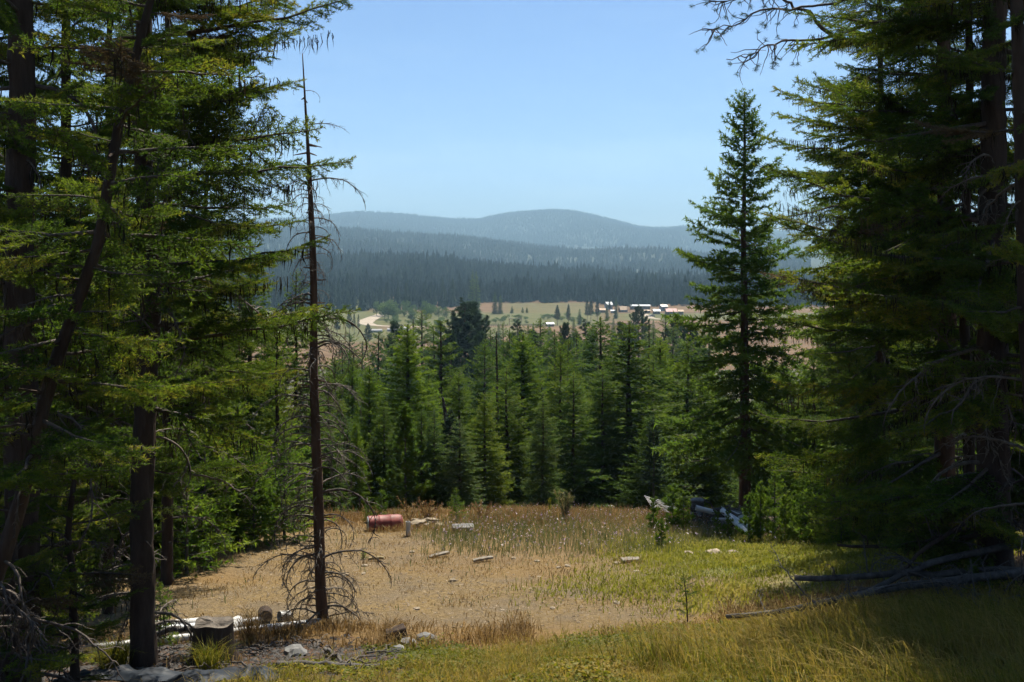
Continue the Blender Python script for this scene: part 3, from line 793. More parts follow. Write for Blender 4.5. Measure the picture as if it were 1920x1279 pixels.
# wood left of the clearing, seen through the big trees
for px, py, d, key, lab, w in [(735, 625, 112, 'spruce', 'bluish spruce below the hoop barns', 1.3), (812, 612, 128, 'spruce', 'bluish spruce between tall spruce and round-topped pine', 1.2), (845, 628, 118, 'pine', 'low bluish pine left of the big round-topped pine', .8), (900, 630, 132, 'pine', 'low bluish pine right of the big round-topped pine', .8),
        (930, 640, 108, 'firdark', 'bluish fir low behind the thin bare snag', 1.4), (990, 612, 138, 'spruce', 'dim spruce right of the slim bluish pine', 1.1), (1000, 628, 120, 'pine', 'dim pine low left of the dark pointed fir', .8), (1028, 622, 128, 'spruce', 'dim spruce right of the dark pointed fir', 1.2), (1060, 612, 150, 'pine', 'dim bluish pine behind the yellow-green pair', .8),
        (1112, 618, 122, 'spruce', 'dim spruce left of the strong dark green fir', 1.3), (1150, 622, 118, 'spruce', 'dim spruce right of the strong dark green fir', 1.3), (1165, 612, 140, 'pine', 'dim pine over the shoulder of the broad grey-green fir', .8), (1225, 616, 130, 'spruce', 'dim spruce behind the yellow larch', 1.3), (1262, 615, 125, 'spruce', 'dim spruce left of the lone fir', 1.3), (1295, 605, 140, 'pine', 'dim pine behind the lone fir', .9),
        (680, 640, 115, 'spruce', 'bluish spruce above the smaller bright larch', 1.2), (640, 640, 100, 'spruce', 'bluish spruce just behind the dead tree', 1.2), (1330, 600, 110, 'firdark', 'dim fir right behind the lone fir trunk', 1.3)]:
    mid_tree(key, px, py, d, names.get(key, 'ponderosa_pine'), lab, 'conifers in the wood below the clearing', w * 1.15)
for k in range(26):
    px = rc.uniform(-160, 560); d = rc.uniform(19, 44)
    if px > 430 and d < 27: d += 10
    py = rc.uniform(260, 470) if px < 470 else rc.uniform(420, 640)
    if d > 34 and px > 380: py += 120
    key = ['fir', 'fir', 'spruce', 'larchpale', 'firdark'][k % 5]
    mid_tree(key, px, py, d, names[key], side_label(key, px, d, [(60, 'left edge'), (190, 'leaning fir'), (330, 'big straight fir trunk'), (460, 'bright young fir'), (999, 'dead tree')]), 'conifers left of the clearing', 1.1)
for k in range(30):
    px = rc.uniform(1475, 2080); d = rc.uniform(24, 50)
    py = rc.uniform(300, 560) if px > 1560 else rc.uniform(520, 660)
    key = ['fir', 'firdark', 'spruce', 'fir', 'larchpale'][k % 5]
    mid_tree(key, px, py, d, names[key], side_label(key, px, d, [(1540, 'scrap heap'), (1650, 'bright young conifers'), (1790, 'brown-trunked fir'), (1890, 'massive black trunk'), (9999, 'right edge')]), 'conifers right of the clearing', 1.1)
# the lone fir at the right end of the clearing
lone_c = crown_mesh('fir', 11.8, 2.1, rc, 'firdark', base=.15, nper=7, whorl=.28, shape=.66, elev=(-24, 50), ragged=.36, missing=.06)
def lone_fir():
    g = ground_at(1396, 28)
    root = thing('fir_tree', 'tall lone fir with slim bare trunk and pointed top against the sky', 'tree', tuple(g), .4, None)
    hh = Z_at(172, 28) - g[2]; s = hh / 11.8
    obj('trunk', simple_trunk(11.8, .17, 'barkred', rc), root, scale=(s, s, s)); obj('crown', lone_c, root, scale=(s, s, s))
lone_fir()

# ------------------------------------------------------------------ the big foreground trees
rn = np.random.default_rng(77)
def sz_of(py, d, base_z, hgt): return (Z_at(py, d) - base_z) / hgt
b = ground_at(270, 11)
E = [(sz_of(py, 11, b[2], 14), az, el, ln, kd) for py, az, el, ln, kd in [
    (70, .05, 6, 2.5, 7), (150, .1, 3, 1.75, 1), (215, -.1, 8, 1.7, 2), (330, .15, 4, 2.3, 1), (300, -.3, 10, 2.1, 2), (500, .1, 10, 2.0, 1), (420, -.15, 0, 1.9, 0),
    (640, .05, 2, 2.35, 7), (610, .5, 4, 2.0, 0), (705, -.1, 1, 1.5, 3), (560, -.5, 3, 1.6, 2), (380, .6, 5, 1.7, 3), (250, .5, 5, 1.8, 0), (130, -.5, 5, 1.8, 0),
    (760, .2, -14, 1.5, 6), (820, -2.8, -6, 1.2, 5), (90, .6, 8, 1.9, 2), (20, -.3, 6, 2.1, 1)]]
near_tree('fir_tree', 'big dark fir with straight bare trunk and lichen-hung branches beside the stump', 'tree', b, 14, .122, rn,
          crown_from=.24, dens=5.2, reach=2.0, extra=E, lichen=1.2, dead_n=30, az_bias=(.0, .25))
near_tree('leaning_fir', 'slim fir leaning to the right with bare lower twigs', 'tree', ground_at(-92, 7), 6.3, .052, rn, lean=(.265, 0.02),
          barkm='bark', deadmat='twig', crown_from=.30, dens=13, reach=1.25, lichen=.3, dead_n=20, dead_scale=.7)
near_tree('fir_tree', 'thick black-trunked fir at the very left edge', 'tree', ground_at(38, 9), 13, .15, rn, deadmat='twig', crown_from=.20, dens=7, reach=1.9, lichen=.8, dead_n=34)
near_tree('fir_tree', 'slender fir behind the thick black-trunked one', 'tree', ground_at(125, 13.5), 12, .10, rn, crown_from=.12, dens=8, reach=2.0, lichen=.6, dead_n=18)
near_tree('fir_tree', 'slim reddish-trunked fir just behind the big straight trunk', 'tree', ground_at(313, 17), 11.5, .09, rn, barkm='bark', crown_from=.16, dens=7, reach=2.1, lichen=.6, dead_n=14)
near_tree('young_fir', 'low bushy young fir beside the big straight trunk', 'tree', ground_at(140, 9.6), 2.6, .035, rn, crown_from=.08, dens=16, reach=.95, lichen=0, dead_n=0, elev=(0, 20))
near_tree('young_fir', 'low spreading young fir in the bottom left corner', 'tree', ground_at(15, 8.6), 1.9, .03, rn, deadmat='twig', crown_from=.05, dens=16, reach=.9, lichen=0, dead_n=6, elev=(-5, 20))
# right side
b = ground_at(1868, 13.6)
E1 = [(sz_of(py, 13.6, b[2], 16), math.pi + az, el, ln, None) for py, az, el, ln in [(960, .3, -8, 1.9), (930, -.4, -12, 2.2), (1000, .9, -6, 1.5), (890, .1, -10, 2.6), (985, -.9, -8, 1.6), (860, .6, -8, 2.2), (940, 1.3, -5, 1.8), (905, -1.2, -10, 2.0), (1010, .1, -4, 1.3)]]
L_ = math.pi
near_tree('fir_tree', 'massive black-trunked fir behind the fallen logs', 'tree', b, 16, .21, rn, extra=E1, crown_from=.13, dens=6.5, reach=3.3, az_bias=(L_, .35), lichen=1.2, dead_n=44, elev=(-24, 10), maxb=190, dead_scale=1.3)
b = ground_at(1772, 17)
E2 = [(sz_of(py, 17, b[2], 15.5), math.pi + az, el, ln, None) for py, az, el, ln in [(900, .2, -12, 2.6), (870, -.3, -10, 3.0), (840, .5, -8, 2.9), (800, 0, -6, 3.2), (930, -.7, -10, 2.0), (760, -.2, -4, 3.3), (700, .2, -2, 3.3), (620, -.1, 0, 3.3), (540, .15, 2, 3.2), (450, -.2, 4, 3.2), (360, .1, 5, 3.2), (280, -.1, 6, 3.1), (215, .1, 8, 3.1), (950, .5, -8, 1.8)]]
R2T = near_tree('fir_tree', 'brown-trunked fir left of the massive black trunk', 'tree', b, 15.5, .165, rn, barkm='barkred', extra=E2, crown_from=.24, dens=7.5, reach=3.2, az_bias=(L_, .4), lichen=1.2, dead_n=36, elev=(-24, 12), maxb=200, dead_scale=1.3)
near_tree('fir_tree', 'thin dark fir between the two big right-hand trunks', 'tree', ground_at(1815, 15.2), 13, .08, rn, crown_from=.16, dens=5, reach=2.3, az_bias=(L_, .4), lichen=1.2, dead_n=30, elev=(-26, 10))
near_tree('fir_tree', 'slender dark trunk leaning at the right edge', 'tree', ground_at(1945, 11.5), 12, .10, rn, lean=(-.03, 0), crown_from=.2, dens=5, reach=2.0, lichen=.9, dead_n=20)
near_tree('fir_tree', 'bushy fir filling the gap behind the brown-trunked fir', 'tree', ground_at(1650, 22), 13.5, .13, rn, crown_from=.12, dens=7.5, reach=2.7, az_bias=(L_, .2), lichen=.6, dead_n=20, elev=(-24, 12))

near_tree('fir_tree', 'dim fir between the leaning fir and the big straight trunk', 'tree', ground_at(205, 15), 11, .08, rn, crown_from=.14, dens=7, reach=1.9, lichen=.6, dead_n=22)
near_tree('fir_tree', 'dim fir right behind the big straight trunk, with wide low boughs', 'tree', ground_at(385, 21), 9.5, .09, rn, crown_from=.10, dens=8, reach=2.2, lichen=.5, dead_n=12)
near_tree('fir_tree', 'dark fir crowding the left edge behind the thick black trunk', 'tree', ground_at(-30, 12), 12, .10, rn, crown_from=.06, dens=11, reach=2.2, lichen=.4, dead_n=16)
near_tree('young_fir', 'shaded young fir low at the left edge', 'tree', ground_at(70, 11.2), 3.2, .04, rn, crown_from=.05, dens=16, reach=1.1, lichen=0, dead_n=8, elev=(-8, 20))

def pine_bough(root):
    """long sparse bough with hanging twigs and needle tufts, reaching out at the top right"""
    r = np.random.default_rng(88); d = 15.0; base = np.array(root.location)
    def pth(pts): return np.array([P(px, py, dd) for px, py, dd in pts]) - base
    stems = [pth([(1775, 20, 16.9), (1660, 40, 16), (1560, 70, 15.2), (1490, 78, 15), (1440, 85, 15), (1400, 104, 15), (1362, 112, 15)]),
             pth([(1770, -40, 16.9), (1640, -20, 16), (1540, 10, 15.3), (1470, 20, 15), (1420, 18, 15), (1380, 45, 15), (1330, 57, 15)]),
             pth([(1560, 70, 15.2), (1510, 20, 15.2), (1460, -5, 15), (1400, -10, 15), (1320, 10, 15)])]
    W = Geo(); N = Geo()
    for k, st in enumerate(stems):
        pa = along(st, np.linspace(0, .9999, 22)); pa[1:] += r.normal(0, .02, (21, 3)); W.add(*tube(pa, np.linspace(.03, .006, 22), 6, True, .12, r), smooth=True)
        A, B, R = [], [], []; tips = []
        for j in range(30):
            p = along(pa, np.array([r.uniform(.38, .99)]))[0]; td = unit(r.normal(0, .6, 3) + np.array([-.3, 0, -.55])); ln = r.uniform(.12, .5); m = 6
            for i in range(m):
                td = unit(td + r.normal(0, .3, 3) + np.array([0, 0, -.06])); A.append(p); p = p + td * ln / m; B.append(p); R.append(.0075 * (1 - i / m) + .003)
            if r.random() < .55: tips.append((p - td * .06, p))
        R = np.array(R); W.add(*prisms(A, B, R, R * .75))
        if tips:
            V, T, t = needles([q[0] for q in tips], [q[1] for q in tips], .0016, .075, .006, r, 0, .45); N.add(V, T, 0, t)
    b = obj('bare_bough', W.mesh('bare_bough', [M['twig']]), root); obj('needles', N.mesh('bough_needles', [M['pine']]), b)
pine_bough(R2T)
# ------------------------------------------------------------------ things lying and standing in the clearing
rd = np.random.default_rng(99)
M['pvc'] = rough_mat('white_plastic', (.40, .39, .37), (.54, .53, .51), 6, .45, .05, .002)
M['pvcgrey'] = rough_mat('grey_plastic', (.42, .43, .44), (.55, .56, .57), 6, .5, .05, .002)
M['steel'] = rough_mat('galvanised_steel', (.46, .46, .45), (.62, .62, .61), 5, .6, .08, .002, .0, .3)
M['darkmetal'] = rough_mat('rusty_dark_metal', (.03, .028, .028), (.10, .085, .075), 8, .7, .2, .005, .4)
M['red'] = rough_mat('faded_red_paint', (.13, .02, .013), (.25, .045, .03), 6, .6, .12, .004, 0, .4)
M['greylid'] = rough_mat('grey_lid_paint', (.22, .25, .28), (.36, .40, .43), 6, .5, .1, .003)
M['tarp'] = rough_mat('black_plastic_sheet', (.010, .012, .016), (.026, .032, .04), 3, .55, .15, .01, 0, .12)
M['plank'] = bark('weathered_plank', (.16, .14, .11), (.31, .275, .225), 5, .4)
M['planknew'] = bark('yellowish_plank', (.20, .16, .085), (.32, .26, .15), 5, .4)
M['cut'] = rough_mat('sawn_wood_end', (.20, .14, .085), (.36, .27, .17), 18, .85, .3, .01)
M['cutgrey'] = rough_mat('weathered_sawn_wood', (.055, .045, .036), (.15, .125, .10), 18, .85, .4, .01)
M['rock'] = rough_mat('pale_rock', (.17, .135, .09), (.33, .27, .19), 5, .9, .5, .03)
M['gravel'] = rough_mat('brown_gravel', (.13, .095, .055), (.27, .205, .13), 5, .9, .5, .03)
M['rockgrey'] = rough_mat('grey_rock', (.10, .10, .098), (.22, .215, .205), 5, .9, .5, .03)
M['char'] = rough_mat('dark_debris', (.018, .017, .016), (.075, .065, .058), 9, .8, .6, .03)
M['dry'] = foliage('dry_grass_blades', [(0, (.12, .078, .032)), (.35, (.20, .135, .06)), (.7, (.30, .215, .11)), (1, (.40, .32, .19))], .4, .75, .1, 0, (1.15, 1.0, .7))
M['tall'] = foliage('tall_grass_blades', [(0, (.06, .075, .008)), (.4, (.11, .115, .014)), (.7, (.19, .155, .03)), (1, (.28, .20, .06))], .5, .7, .12, 0)
M['cover'] = foliage('mat_plant_leaves', [(0, (.06, .08, .006)), (.5, (.11, .125, .010)), (.85, (.18, .17, .018)), (1, (.27, .20, .035))], .5, .6, .2, 0)
M['yellowgreen'] = foliage('yellow_green_plants', [(0, (.11, .12, .016)), (.5, (.19, .195, .03)), (.85, (.27, .25, .05)), (1, (.33, .27, .09))], .45, .7, .1, 0)
M['weed'] = foliage('grey_green_weeds', [(0, (.07, .085, .04)), (.5, (.12, .13, .065)), (.8, (.22, .18, .10)), (1, (.30, .24, .15))], .35, .6, .3, 0)
M['flower'] = foliage('pale_violet_flowers', [(0, (.34, .24, .36)), (.6, (.48, .38, .46)), (1, (.60, .54, .52))], .3, .6, .2, 0, (1, 1, 1))
M['rust'] = foliage('rust_brown_seedheads', [(0, (.15, .085, .035)), (.6, (.25, .16, .07)), (1, (.34, .24, .12))], .3, .7, .2, 0, (1.1, 1, .8))

def blades(x, y, h, w, lean, rng, tint, dirbias=None, z=None):
    n = len(x); z = H(x, y) - .015 if z is None else z
    p = np.stack([x, y, z], 1); a = rng.uniform(0, 6.283, n)
    if dirbias is not None: a = dirbias + rng.normal(0, .7, n)
    d = np.stack([np.cos(a), np.sin(a), np.zeros(n)], 1); b = rng.uniform(0, 6.283, n)
    s = np.stack([np.cos(b), np.sin(b), np.zeros(n)], 1) * (np.broadcast_to(w, (n,)) * .5)[:, None]
    hh = np.broadcast_to(h, (n,))[:, None]; l = (np.broadcast_to(lean, (n,)) * rng.uniform(.3, 1.3, n))[:, None]
    up = np.array([[0, 0, 1.]])
    m = p + up * hh * .62 + d * hh * l * .32; e = p + up * hh * (1 - .28 * np.minimum(1.6, l) ** 1.5) + d * hh * l
    V = np.stack([p - s, p + s, m - s * .8, m + s * .8, e], 1)
    T = (np.arange(n)[:, None, None] * 5 + np.array([[0, 1, 3], [0, 3, 2], [2, 3, 4]])[None]).reshape(-1, 3)
    return V.reshape(-1, 3), T, np.repeat(np.clip(tint, 0, 1), 5)
def stuff(name, label, V, T, t, mat):
    o = obj(name, mk_mesh(name, V, T, [M[mat]], None, t)); return tag(o, label, kind='stuff')
def rnd_xy(n, x0, x1, y0, y1, rng): return rng.uniform(x0, x1, n), rng.uniform(y0, y1, n)
def keep(x, y, w, rng): k = rng.random(len(x)) < w; return x[k], y[k]

def grasses():
    r = np.random.default_rng(301)
    # short dry grass over the whole clearing, tufted
    x, y = rnd_xy(420000, -13, 13, 12.4, 30, r)
    n1 = fbm(x * .9, y * .9); n2 = fbm(x * 3.1 + 4, y * 3.1)
    back = sstep(21.5, 25.5, y); front = sstep(14.9, 13.0, y + 2.2 * n1) * np.clip(.55 + 1.6 * fbm(x * 1.7 + 70, y * 1.7), 0, 1)
    dens = (.20 + .32 * back + .62 * front + .35 * np.maximum(0, n2 + .1)) * np.clip(.55 + 1.9 * fbm(x * 1.3 + 15, y * 1.3), .08, 1.5) * (1 - .60 * z_dirt(x, y)) * (1 - .75 * z_litter(x, y)) * (1 - .6 * z_green(x, y)) * (1 - .8 * z_cover(x, y))
    k = r.random(len(x)) < dens; x, y, n1, n2, back, front = (q[k] for q in (x, y, n1, n2, back, front))
    h = (.05 + .05 * r.random(len(x)) + .10 * back * (r.random(len(x)) < .6) + .17 * front * (.6 + .6 * r.random(len(x)))) * (1 + .8 * np.maximum(0, n2))
    V, T, t = blades(x, y, h * r.uniform(.5, 1.3, len(x)), .008 + .006 * r.random(len(x)), .9, r, .45 + .45 * n1 + .5 * fbm(x * .3, y * .3 + 6) + r.uniform(-.35, .35, len(x)))
    stuff('dry_grass', 'short straw-coloured dry grass over the clearing', V, T, t, 'dry')
    # yellow-green low plants on the right
    x, y = rnd_xy(150000, -1, 12, 13.2, 24, r)
    n1 = fbm(x * 1.2 + 40, y * 1.2)
    x, y = keep(x, y, z_green(x, y) * (.55 + .7 * n1), r); n1 = fbm(x * 1.2 + 40, y * 1.2)
    V, T, t = blades(x, y, (.05 + .10 * r.random(len(x))) * (1 + .6 * n1), .016, .9, r, .5 + .6 * n1 + r.uniform(-.3, .3, len(x)))
    stuff('yellow_green_plants', 'soft yellow-green plants carpeting the right of the clearing', V, T, t, 'yellowgreen')
    # grey-green weeds with pale violet flowers at the back right
    x, y = rnd_xy(90000, -9, 9.5, 14, 28, r); n1 = fbm(x * .7 + 60, y * .7)
    w = sstep(1.25, .6, np.hypot((x - 1.9) / 3.9, (y - 23.4) / 3.2) + .6 * n1) + .10 * np.clip(fbm(x * 1.1 + 20, y * 1.1) * 3, 0, 1)
    x, y = keep(x, y, w * .75, r); hh = (.10 + .24 * r.random(len(x)) ** 1.7) * np.where(y < 20, .6, 1)
    V, T, t = blades(x, y, hh, .012, .45, r, .4 + .5 * fbm(x, y) + r.uniform(-.3, .3, len(x)))
    stuff('knapweed_stems', 'grey-green weeds at the back of the clearing', V, T, t, 'weed')
    q = (r.random(len(x)) < .16) & (y > 20); fx_, fy_, fh = x[q], y[q], hh[q]; n = len(fx_)
    c = np.stack([fx_, fy_, H(fx_, fy_) + fh * .95], 1); o = r.normal(0, .016, (n, 3, 3)); V = (c[:, None, :] + o).reshape(-1, 3)
    stuff('knapweed_flowers', 'tiny pale violet flower heads over the weeds', V, np.arange(n * 3).reshape(-1, 3), np.repeat(r.random(n), 3), 'flower')
    # tall rusty and straw stalks along the far edge
    x, y = rnd_xy(9000, -7, 8, 23.9, 26.6, r); x, y = keep(x, y, .25 + .6 * np.maximum(0, fbm(x * 1.1, y * 1.1) * 2), r)
    V, T, t = blades(x, y, .14 + .34 * r.random(len(x)) ** 1.5, .014, .4, r, .35 + r.uniform(-.3, .5, len(x)))
    stuff('edge_stalks', 'tall straw and rust stalks along the far edge', V, T, t, 'rust')
    # tall grass under the right-hand trees
    x, y = rnd_xy(200000, .3, 9.5, 6.6, 13.6, r); n1 = fbm(x * .7 + 5, y * .7)
    w = sstep(.6, 3.4, x + .9 * n1 - .3 * (12.2 - y)) * sstep(12.3, 11.2, y + .7 * n1) * (.45 + .6 * n1)
    x, y = keep(x, y, w, r); n1 = fbm(x * .7 + 5, y * .7); n2 = fbm(x * .35, y * .35 + 8)
    V, T, t = blades(x, y, (.10 + .36 * r.random(len(x)) ** 1.8) * (1 + .7 * n1), .006 + .005 * r.random(len(x)), 1.1, r, .58 + .7 * n2 + r.uniform(-.35, .35, len(x)), dirbias=2.6 + 2.2 * fbm(x * 1.4, y * 1.4) + r.normal(0, .8, len(x)))
    stuff('tall_grass', 'long arching green and straw grass in the shade of the right-hand trees', V, T, t, 'tall')
    # grass sprinkled through the mat plants
    x, y = rnd_xy(60000, -3.5, 3.8, 8.9, 13.2, r); x, y = keep(x, y, z_cover(x, y) * (.30 + 1.0 * fbm(x * 1.3, y * 1.3 + 3)), r)
    V, T, t = blades(x, y, .08 + .2 * r.random(len(x)) ** 1.6, .006, 1.0, r, .68 + .9 * fbm(x * .9 + 2, y * .9) + r.uniform(-.3, .4, len(x)))
    stuff('thin_grass', 'thin green grass growing through the low mat plants', V, T, t, 'tall')
    # low mat plants: small oval leaves
    x, y = rnd_xy(190000, -4.2, 6.5, 8.9, 13.4, r); n1 = fbm(x * 1.1 + 8, y * 1.1)
    x, y = keep(x, y, z_cover(x, y) * np.clip(.35 + 2.2 * n1, 0, 1), r); n = len(x)
    z = H(x, y) + .015 + .10 * r.random(n) * (.5 + fbm(x * 2, y * 2)); p = np.stack([x, y, z], 1)
    a = unit(r.normal(size=(n, 3)) * [1, 1, .45]); bb = unit(np.cross(a, r.normal(size=(n, 3)) * .5 + [0, 0, 1])); s = (.011 + .011 * r.random(n))[:, None]
    V = np.stack([p - a * s * 1.5, p + bb * s * .75, p + a * s * 1.5, p - bb * s * .75], 1).reshape(-1, 3)
    T = (np.arange(n)[:, None, None] * 4 + np.array([[0, 1, 2], [0, 2, 3]])[None]).reshape(-1, 3)
    stuff('mat_plants', 'low glossy yellow-green mat plants in the near ground', V, T, np.repeat(np.clip(.55 + .6 * fbm(x * .8, y * .8) + r.uniform(-.3, .4, n), 0, 1), 4), 'cover')
    # gravel, and wood chips round the stump
    def chips(name, label, x, y, smin_, smax_, flat, mats):
        n = len(x); s = smin_ + (smax_ - smin_) * r.random(n) ** 2.5
        u = np.array([[1, 0, 0], [-1, 0, 0], [0, 1, 0], [0, -1, 0], [0, 0, 1], [0, 0, -1.]]) * [1, .7, flat]
        F = np.array([[0, 2, 4], [2, 1, 4], [1, 3, 4], [3, 0, 4], [2, 0, 5], [1, 2, 5], [3, 1, 5], [0, 3, 5]])
        a = r.uniform(0, 6.28, n); c_, s_ = np.cos(a)[:, None], np.sin(a)[:, None]
        U = u[None] * (1 + r.uniform(-.35, .35, (n, 6, 1))); U = np.stack([U[..., 0] * c_ - U[..., 1] * s_, U[..., 0] * s_ + U[..., 1] * c_, U[..., 2]], -1) * s[:, None, None]
        V = (U + np.stack([x, y, H(x, y) + s * flat * .4], 1)[:, None]).reshape(-1, 3)
        stuff(name, label, V, (np.arange(n)[:, None, None] * 6 + F[None]).reshape(-1, 3), np.repeat(r.random(n), 6), mats)
    x, y = rnd_xy(30000, -11, 8, 13.6, 25, r); x, y = keep(x, y, z_dirt(x, y) * .9 + .04, r)
    chips('gravel', 'pale gravel scattered over the bare soil', x, y, .008, .04, .35, 'gravel')
    x, y = rnd_xy(9000, -7, -.6, 9.4, 13.4, r); x, y = keep(x, y, z_litter(x, y), r)
    chips('wood_chips', 'dark bark and wood chips round the stump', x, y, .015, .06, .3, 'char')
    chips('brown_litter', 'brown dead leaves and bark scraps round the stump', x + .03, y + .05, .012, .045, .2, 'barkred')
M['rock'].name = 'pale_rock'
grasses()

def lump(rng, n=10, r=(1, .8, .5), jag=.22, sub=2):
    bm = bmesh.new(); bmesh.ops.create_icosphere(bm, subdivisions=sub, radius=1)
    for v in bm.verts:
        f = 1 + rng.uniform(-jag, jag); v.co = Vector((v.co.x * r[0] * f, v.co.y * r[1] * f, v.co.z * r[2] * f))
    V = np.array([v.co[:] for v in bm.verts]); T = np.array([[v.index for v in f.verts] for f in bm.faces]); bm.free(); return V, T
def box(sx, sy, sz, rng=None, j=0.0, seg=1):
    V = np.array([[x, y, z] for x in (-.5, .5) for y in (-.5, .5) for z in (-.5, .5)]) * [sx, sy, sz]
    if rng is not None: V = V + rng.normal(0, j, V.shape)
    T = np.array([[0, 1, 3], [0, 3, 2], [4, 6, 7], [4, 7, 5], [0, 4, 5], [0, 5, 1], [2, 3, 7], [2, 7, 6], [0, 2, 6], [0, 6, 4], [1, 5, 7], [1, 7, 3]]); return V, T
def bevel_box_mesh(name, sx, sy, sz, mat, bev=.006, rng=None, warp=0.0, cuts=4):
    bm = bmesh.new(); bmesh.ops.create_cube(bm, size=1)
    for v in bm.verts: v.co = Vector((v.co.x * sx, v.co.y * sy, v.co.z * sz))
    e = [e for e in bm.edges if abs(e.verts[0].co.x - e.verts[1].co.x) > .5 * sx]
    if cuts: bmesh.ops.subdivide_edges(bm, edges=e, cuts=cuts)
    if rng is not None:
        for v in bm.verts: v.co.z += warp * math.sin(v.co.x / sx * 3 + 1) + rng.normal(0, .0025); v.co.y += rng.normal(0, .0025)
    bmesh.ops.bevel(bm, geom=[e for e in bm.edges if e.is_manifold and e.calc_face_angle(0) > .8], offset=bev, segments=1, affect='EDGES')
    me = bpy.data.meshes.new(name); bm.to_mesh(me); bm.free(); me.materials.append(M[mat]); return me
def single(name, label, cat, V, T, mat, loc=(0, 0, 0), rot=(0, 0, 0), smooth=False, group=None):
    o = obj(name, mk_mesh(name, V, T, [M[mat]], smooth=smooth), None, tuple(loc), rot); return tag(o, label, cat, group)

# ---- the bare dead tree
def dead_tree():
    r = np.random.default_rng(8); d = 14.0; g = ground_at(608, d)
    root = thing('dead_tree', 'tall thin dead tree with bare curling branches beside the white pipes', 'tree', tuple(g))
    pix = [(608, 1200), (606, 1080), (598, 900), (590, 720), (584, 520), (577, 330), (570, 190), (567, 100)]
    path = np.array([P(px, py, d) for px, py in pix]) - g
    path[0, 2] -= .2; path[1:-1] += r.normal(0, .022, (6, 3))
    obj('trunk', trunk_mesh(path, [.084, .078, .07, .062, .05, .032, .015, .006], 'barkred', 10, r, .15, None, 40), root)
    for k in range(190):
        s = .07 + .66 * (k + r.random()) / 190; p = along(path, np.array([s]))[0]
        i = int(r.choice([1, 3, 4, 6, 4, 6, 4, 1])); sc = r.uniform(.42, .95) * (1.0 if s < .55 else .6)
        az = r.choice([0, math.pi]) + r.normal(0, .9)
        obj('dead_branch', dead_mesh(i, 'deadtwig'), root, tuple(p), (r.uniform(-.35, .35), r.uniform(-.5, .1), az), (sc, sc, sc))
    for py, az, i, sc in [(905, .1, 4, 1.25), (1125, .0, 2, .75), (310, .1, 0, .4), (420, .05, 1, .75), (230, .2, 3, .4), (215, 3.0, 3, .3), (930, 3.0, 4, 1.0), (1010, .3, 1, 1.0), (640, .1, 6, 1.0)]:
        p = along(path, np.array([(1200 - py) / 1100]))[0]
        obj('dead_branch', dead_mesh(i, 'twig'), root, tuple(p), (0, -.25, az), (sc, sc, sc))
    q = np.concatenate([along(path, r.uniform(.5, .9, 60)) + r.normal(0, .25, (60, 3)) * [1, 1, .3]])
dead_tree()
def thin_snag():
    r = np.random.default_rng(18); d = 45; g = ground_at(931, d); h = Z_at(622, d) - g[2]
    root = thing('dead_tree', 'thin bare snag sticking up from the middle of the wood', 'tree', tuple(g))
    obj('trunk', trunk_mesh(np.array([[0, 0, -.3], [.05, 0, h * .5], [0, 0, h]]), [.10, .07, .02], 'bark', 8, r, .1, None, 20), root)
    for k in range(26):
        sc = r.uniform(.5, .9); obj('dead_branch', dead_mesh(int(r.integers(0, 7)), 'twig'), root, (0, 0, h * r.uniform(.3, .98)), (0, r.uniform(-.3, .3), r.uniform(0, 6.28)), (sc, sc, sc))
    d = 39; g = ground_at(842, d); h = Z_at(745, d) - g[2]
    root = thing('broken_snag', 'black twisted broken snag in front of the pale feathery larch', 'tree', tuple(g))
    obj('trunk', trunk_mesh(np.array([[.3, 0, -.3], [.2, 0, h * .3], [.35, 0, h * .55], [-.1, 0, h * .8], [-.25, 0, h]]), [.16, .15, .13, .10, .04], 'bark', 8, r, .2, None, 26), root)
    for k in range(14):
        sc = r.uniform(.4, .8); z = r.uniform(.3, .95); obj('dead_branch', dead_mesh(int(r.integers(0, 7)), 'twig'), root, (.05, 0, h * z), (0, r.uniform(-.3, .6), r.uniform(0, 6.28)), (sc, sc, sc))
thin_snag()

# ---- stump, pipes, tarp and wood waste at the lower left
def stump():
    r = np.random.default_rng(3); d = 11.15; g = ground_at(400, d)
    root = thing('stump', 'old charred tree stump beside the big fir trunk', 'stump', tuple(g))
    n = 26; rings = []
    hs = [(-.15, .34), (.03, .285), (.12, .245), (.25, .225), (.38, .215), (.455, .212)]
    th = np.arange(n) / n * 2 * math.pi; lob = .06 * np.sin(th * 5 + 1) + .04 * np.sin(th * 9); fl = r.normal(0, .012, n)
    V = np.concatenate([np.stack([(R * (1 + lob * (1.6 if z < .1 else .6) + fl)) * np.cos(th), (R * (1 + lob * (1.6 if z < .1 else .6) + fl)) * np.sin(th), np.full(n, z) + (.02 * np.sin(th * 3) if z > .44 else 0)], 1) for z, R in hs])
    T = []
    for i in range(len(hs) - 1):
        for j in range(n): a, b_, c, e = i * n + j, i * n + (j + 1) % n, (i + 1) * n + (j + 1) % n, (i + 1) * n + j; T += [(a, b_, c), (a, c, e)]
    obj('stump_bark', mk_mesh('stump_bark', V, T, [M['bark']], smooth=True), root)
    k = (len(hs) - 1) * n; top = np.concatenate([V[k:] * [.985, .985, 1] + [0, 0, .004], [[0, 0, .465]]])
    mid = np.concatenate([top, top[:n] * [.5, .5, 1] + r.normal(0, .006, (n, 3))])
    T = [(j, (j + 1) % n, n + 1 + (j + 1) % n) for j in range(n)] + [(j, n + 1 + (j + 1) % n, n + 1 + j) for j in range(n)] + [(n, n + 1 + j, n + 1 + (j + 1) % n) for j in range(n)]
    obj('cut_top', mk_mesh('cut_top', mid, T, [M['cutgrey']]), root)
stump()
